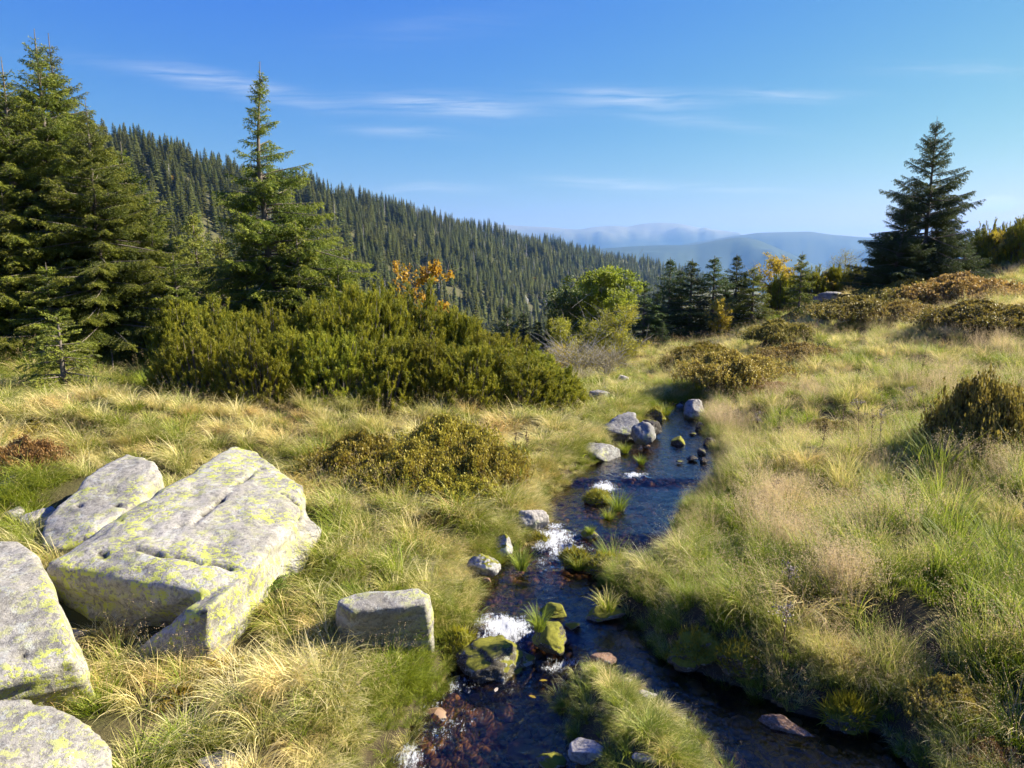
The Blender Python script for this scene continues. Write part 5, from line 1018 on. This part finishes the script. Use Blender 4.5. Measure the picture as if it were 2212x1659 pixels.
cushion(1835, 1560, 120, 80, 'rounded moss and grass cushion jutting over the still water at right', seed=4, blade=.09)
cushion(985, 1405, 90, 56, 'mossy bank cushion left of the nearest cascade', seed=5)
cushion(1240, 1215, 70, 36, 'mossy islet below the middle cascade', z=.15, seed=6)
cushion(1290, 1082, 60, 26, 'low moss patch at the foot of the upper cascade', z=.2, seed=7)
cushion(1412, 915, 50, 40, 'yellow moss and grass on the bank above the dark mossy boulder', seed=8)
cushion(1160, 1180, 60, 30, 'brown-green moss lip beside the middle cascade', seed=9)
cushion(1320, 1235, 110, 44, 'grassy moss islet carrying the large arching tuft', z=.15, seed=10)
# water-washed yellow leaves
for i, (u, v, lb) in enumerate([(1174, 1470, 'yellow fallen leaf on the water above the dark pool'), (1072, 1490, 'pale leaf left of the yellow one on the dark pool'), (1150, 1505, 'small brown leaf drifting below the yellow one')]):
    c = PZ(float(u), float(v), .035 + .07 * 0); a_ = i * 1.3; s = .03; q = np.array([[-1, 0, 0], [-.3, .45, .1], [.5, .35, .1], [1, 0, 0], [.5, -.35, .12], [-.3, -.45, .1]]) * s
    R3 = np.array([[math.cos(a_), -math.sin(a_), 0], [math.sin(a_), math.cos(a_), 0], [0, 0, 1]]); o = link('fallen_leaf', mesh_np('fallen_leaf', q @ R3.T, [np.array([[0, 1, 2, 3, 4, 5]])], [M_YEL if i != 1 else M_UMB], False, {'rnd': np.full(6, .3), 'tt': np.zeros(6)})); o.location = c + (0, 0, .0); tag(o, lb, 'leaf')

# ------------------------------------------------------------------ the forest across the valley
def far_tree(seed, H=12., R=2.1, dead=False):
    r = np.random.default_rng(seed); n = 150 if not dead else 40; q = np.linspace(.06, .985, n) + r.normal(0, .008, n); q = np.clip(q, .04, .99); az = np.arange(n) * 2.4 + r.normal(0, .3, n); L_ = R * (1 - q) ** .75 * r.uniform(.6, 1.15, n) + .12; z = q * H
    d = np.stack([np.cos(az), np.sin(az), np.zeros(n)], 1); s = np.stack([-d[:, 1], d[:, 0], d[:, 2]], 1); b0 = np.stack([np.zeros(n), np.zeros(n), z + .15], 1); dz = np.array([0, 0, 1.])
    m1 = b0 + d * (L_ * .55)[:, None] - dz * (.10 * L_)[:, None]; tip = b0 + d * L_[:, None] + dz * (-.28 * L_ + .1)[:, None]; w = (.30 * L_ + .10)[:, None] * (1 if not dead else .12)
    V = np.stack([b0, m1 + s * w - dz * .14 * L_[:, None], tip, m1 - s * w - dz * .14 * L_[:, None], b0 - dz * .35], 1); k = np.arange(n)[:, None] * 5; T = np.concatenate([k + np.array([[0, 1, 2]]), k + np.array([[0, 2, 3]]), k + np.array([[4, 2, 1]])]); V = V.reshape(-1, 3)
    c = mesh_np('crown', V, [T], [M_GREYW if dead else M_FOR], False, {'rnd': np.repeat(r.uniform(0, 1, n), 5), 'tt': np.repeat(q, 5)})
    tV, tF = tubes(np.array([[[0, 0, -1.5], [0, 0, H * .5], [0, 0, H]]]), .16, .02, 5); return dict(H=H, trunk=mesh_np('trunk', tV, [tF], [M_GREYW if dead else M_BARK]), crown=c)
def forest():
    r = np.random.default_rng(77); KF = [far_tree(i, 12., [3.3, 2.8, 3.7, 2.6, 3.1][i]) for i in range(5)]; KD = far_tree(9, 11., 1.2, True)
    pts = []
    for r0, r1, sp in [(95, 260, 4.4), (260, 520, 5.0), (520, 900, 6.2), (900, 1500, 8.2)]:
        th0, th1 = R_(-44), R_(22); n = int((r1 * r1 - r0 * r0) / 2 * (th1 - th0) / sp ** 2); rr_ = np.sqrt(r.uniform(r0 * r0, r1 * r1, n)); t = r.uniform(th0, th1, n); pts.append(np.stack([rr_ * np.sin(t), rr_ * np.cos(t)], 1))
    P = np.concatenate(pts); x, y = P.T; z = hill(x, y); rr_ = np.hypot(x, y); u = 1106 + x / y * FPX * cp; R1 = np.interp(u, _az, _RR)
    dens = n2(x, y, 45., 3, 3.3); k = (rr_ < R1 * 1.04) & (u < 1780) & (dens + .9 * r.random(len(x)) > -.26); x, y, z, rr_, u = x[k], y[k], z[k], rr_[k], u[k]
    pu, pv = proj(np.stack([x, y, z + 9], 1)); lim = np.interp(pu, [0, 330, 480, 640, 760, 900, 1000, 1100, 1200, 1400, 1500, 1700], [330, 480, 580, 600, 620, 680, 720, 760, 760, 690, 620, 600]); vis = (pv < lim) & (pu > -60); x, y, z, rr_, pu, pv = x[vis], y[vis], z[vis], rr_[vis], pu[vis], pv[vis]
    dead = r.random(len(x)) < .03; H = r.uniform(.55, 1.0, len(x)) ** .8 * (1.15 + .25 * n2(x, y, 30., 2, 8.8)) * np.interp(rr_, [100, 400, 1200], [.9, 1.0, 1.05]); n = len(x); print('FOREST', n)
    cand = np.where((pu > 300) & (pu < 1200) & ~((pu > 500) & (pu < 700) & (pv > 250)))[0]; big = cand[np.argsort(-(H / rr_)[cand])[:295]]; isb = np.zeros(n, bool); isb[big] = True
    for i in big:
        kd = KD if dead[i] else KF[int(r.integers(0, 5))]; sec = ['left of the slender gappy spruce', 'just right of the slender gappy spruce', 'above the dwarf pine crest', 'behind the orange rowan', 'right of the orange rowan', 'above the valley-edge spruces'][int(np.searchsorted([560, 740, 880, 1000, 1090], pu[i]))]; lab = ('grey dead snag' if dead[i] else 'tall dark spruce' if H[i] > 1.08 else 'mid-sized dark spruce' if H[i] > .9 else 'small dark spruce') + ' on the far slope ' + sec
        plant('spruce_tree', kd, (x[i], y[i], z[i] - .5), (H[i] * 1.0, H[i] * 1.0, H[i]), r.uniform(0, 6.3), lab, 'spruce', 'spruces on the slope across the valley')
    j = ~isb; m = j.sum(); protos = []
    for K in KF + [KD]:
        me = K['crown'].copy(); bm = bmesh.new(); bm.from_mesh(me); k0 = len(bm.faces); bm.from_mesh(K['trunk']); bm.faces.ensure_lookup_table()
        for f in bm.faces[k0:]: f.material_index = 1
        bm.to_mesh(me); bm.free(); me.materials.append(K['trunk'].materials[0]); protos.append(bpy.data.objects.new('f', me))
    scatter('forest', dict(x=x[j], y=y[j], z=z[j] - .5, rz=r.uniform(0, 6.3, m), s=H[j] * 1.05, tint=r.normal(0, .3, m), idx=np.where(dead[j], 5, r.integers(0, 5, m))), protos, 'dense dark spruce forest covering the slope across the valley', 'forest')
    # broadleaf spots and crags among the spruces
    KA = leafy_mesh(5., 5., 61, M_YG, M_BARK, 1500, .45, 2, .1, .22); KO = leafy_mesh(5., 5., 62, M_ORA, M_BARK, 1500, .45, 2, .1, .22)
    def on_hill(u, v):
        d = ray(float(u), float(v)); t = np.geomspace(95, 1500, 6000); p = d[None] * (t / d[1])[:, None]; p[:, 2] += CAM_H; h = hill(p[:, 0], p[:, 1]); k = np.argmax(p[:, 2] < h); return p[k, 0], p[k, 1], h[k]
    for i, (u, v, K, s, lb) in enumerate([(388, 400, KA, .9, 'yellowish bush in the clearing high left on the forested slope'), (372, 392, KO, .7, 'orange bush in the clearing high left on the forested slope'), (858, 510, KA, 1., 'pale yellow tree low left on the forested slope'), (1120, 600, KA, .8, 'yellow bush above the crags on the forested slope'), (1152, 612, KO, .8, 'rusty bush beside the crags on the forested slope'), (1048, 535, KA, .8, 'small ochre bush in a gap high on the forested slope'), (700, 470, KA, .8, 'yellow-green bush left of the orange rowan on the far slope'), (1165, 590, KA, .7, 'ochre bush right above the crags'), (560, 470, KO, .6, 'rusty shrub behind the slender spruce on the far slope'), (1230, 600, KA, .8, 'ochre bush right of the crags on the far slope'), (1035, 690, KA, .8, 'yellow bush low by the small crag')]):
        c = on_hill(u, v); plant('broadleaf_tree', K, c, s * .8 * max(.7, math.hypot(c[0], c[1]) / 420), i * 1.1, lb, 'tree')
    for i, (u, v, w, h, lb) in enumerate([(1110, 640, 26, 46, 'grey crag in the middle of the forested slope'), (1130, 655, 24, 30, 'second grey crag right of the larger one'), (1095, 610, 14, 30, 'narrow brown crag above the grey ones'), (1045, 715, 22, 30, 'pale crag low on the slope behind the dwarf pines'), (1175, 660, 22, 34, 'dark crag right of the grey ones'), (400, 420, 24, 14, 'pale scree rock in the high left clearing'), (560, 500, 16, 12, 'pale rock behind the slender spruce')]):
        x_, y_, z_ = on_hill(u, v); mm = y_ / FPX; V, F = rock_mesh((w * mm, w * mm * .8, h * mm * 1.3), 300 + i, 8, .12, 4); o = link('crag', mesh_np('crag', V, [F], [M_GRAN2], True, {'crack': np.zeros(len(V))})); o.location = (x_, y_, z_); tag(o, lb, 'crag')
forest()

grass()
# ------------------------------------------------------------------ air
def haze_box():
    m = mat('air'); b = NB(m)
    v = b.n('ShaderNodeVolumePrincipled', {'Color': (.24, .47, .88, 1), 'Density': 0.95e-4, 'Anisotropy': .2})
    b.N.new('ShaderNodeOutputMaterial'); o = [q for q in b.N if q.type == 'OUTPUT_MATERIAL'][0]; b.L.new(v.outputs[0], o.inputs['Volume'])
    x0, x1, y0, y1, z0, z1 = -16500, 16500, -2600, 14500, -760, 480
    V = np.array([(x, y, z) for x in (x0, x1) for y in (y0, y1) for z in (z0, z1)], float)
    F = np.array([(0, 1, 3, 2), (4, 6, 7, 5), (0, 4, 5, 1), (2, 3, 7, 6), (0, 2, 6, 4), (1, 5, 7, 3)])
    tag(link('haze', mesh_np('haze', V, [F], [m])), kind='stuff')
haze_box()
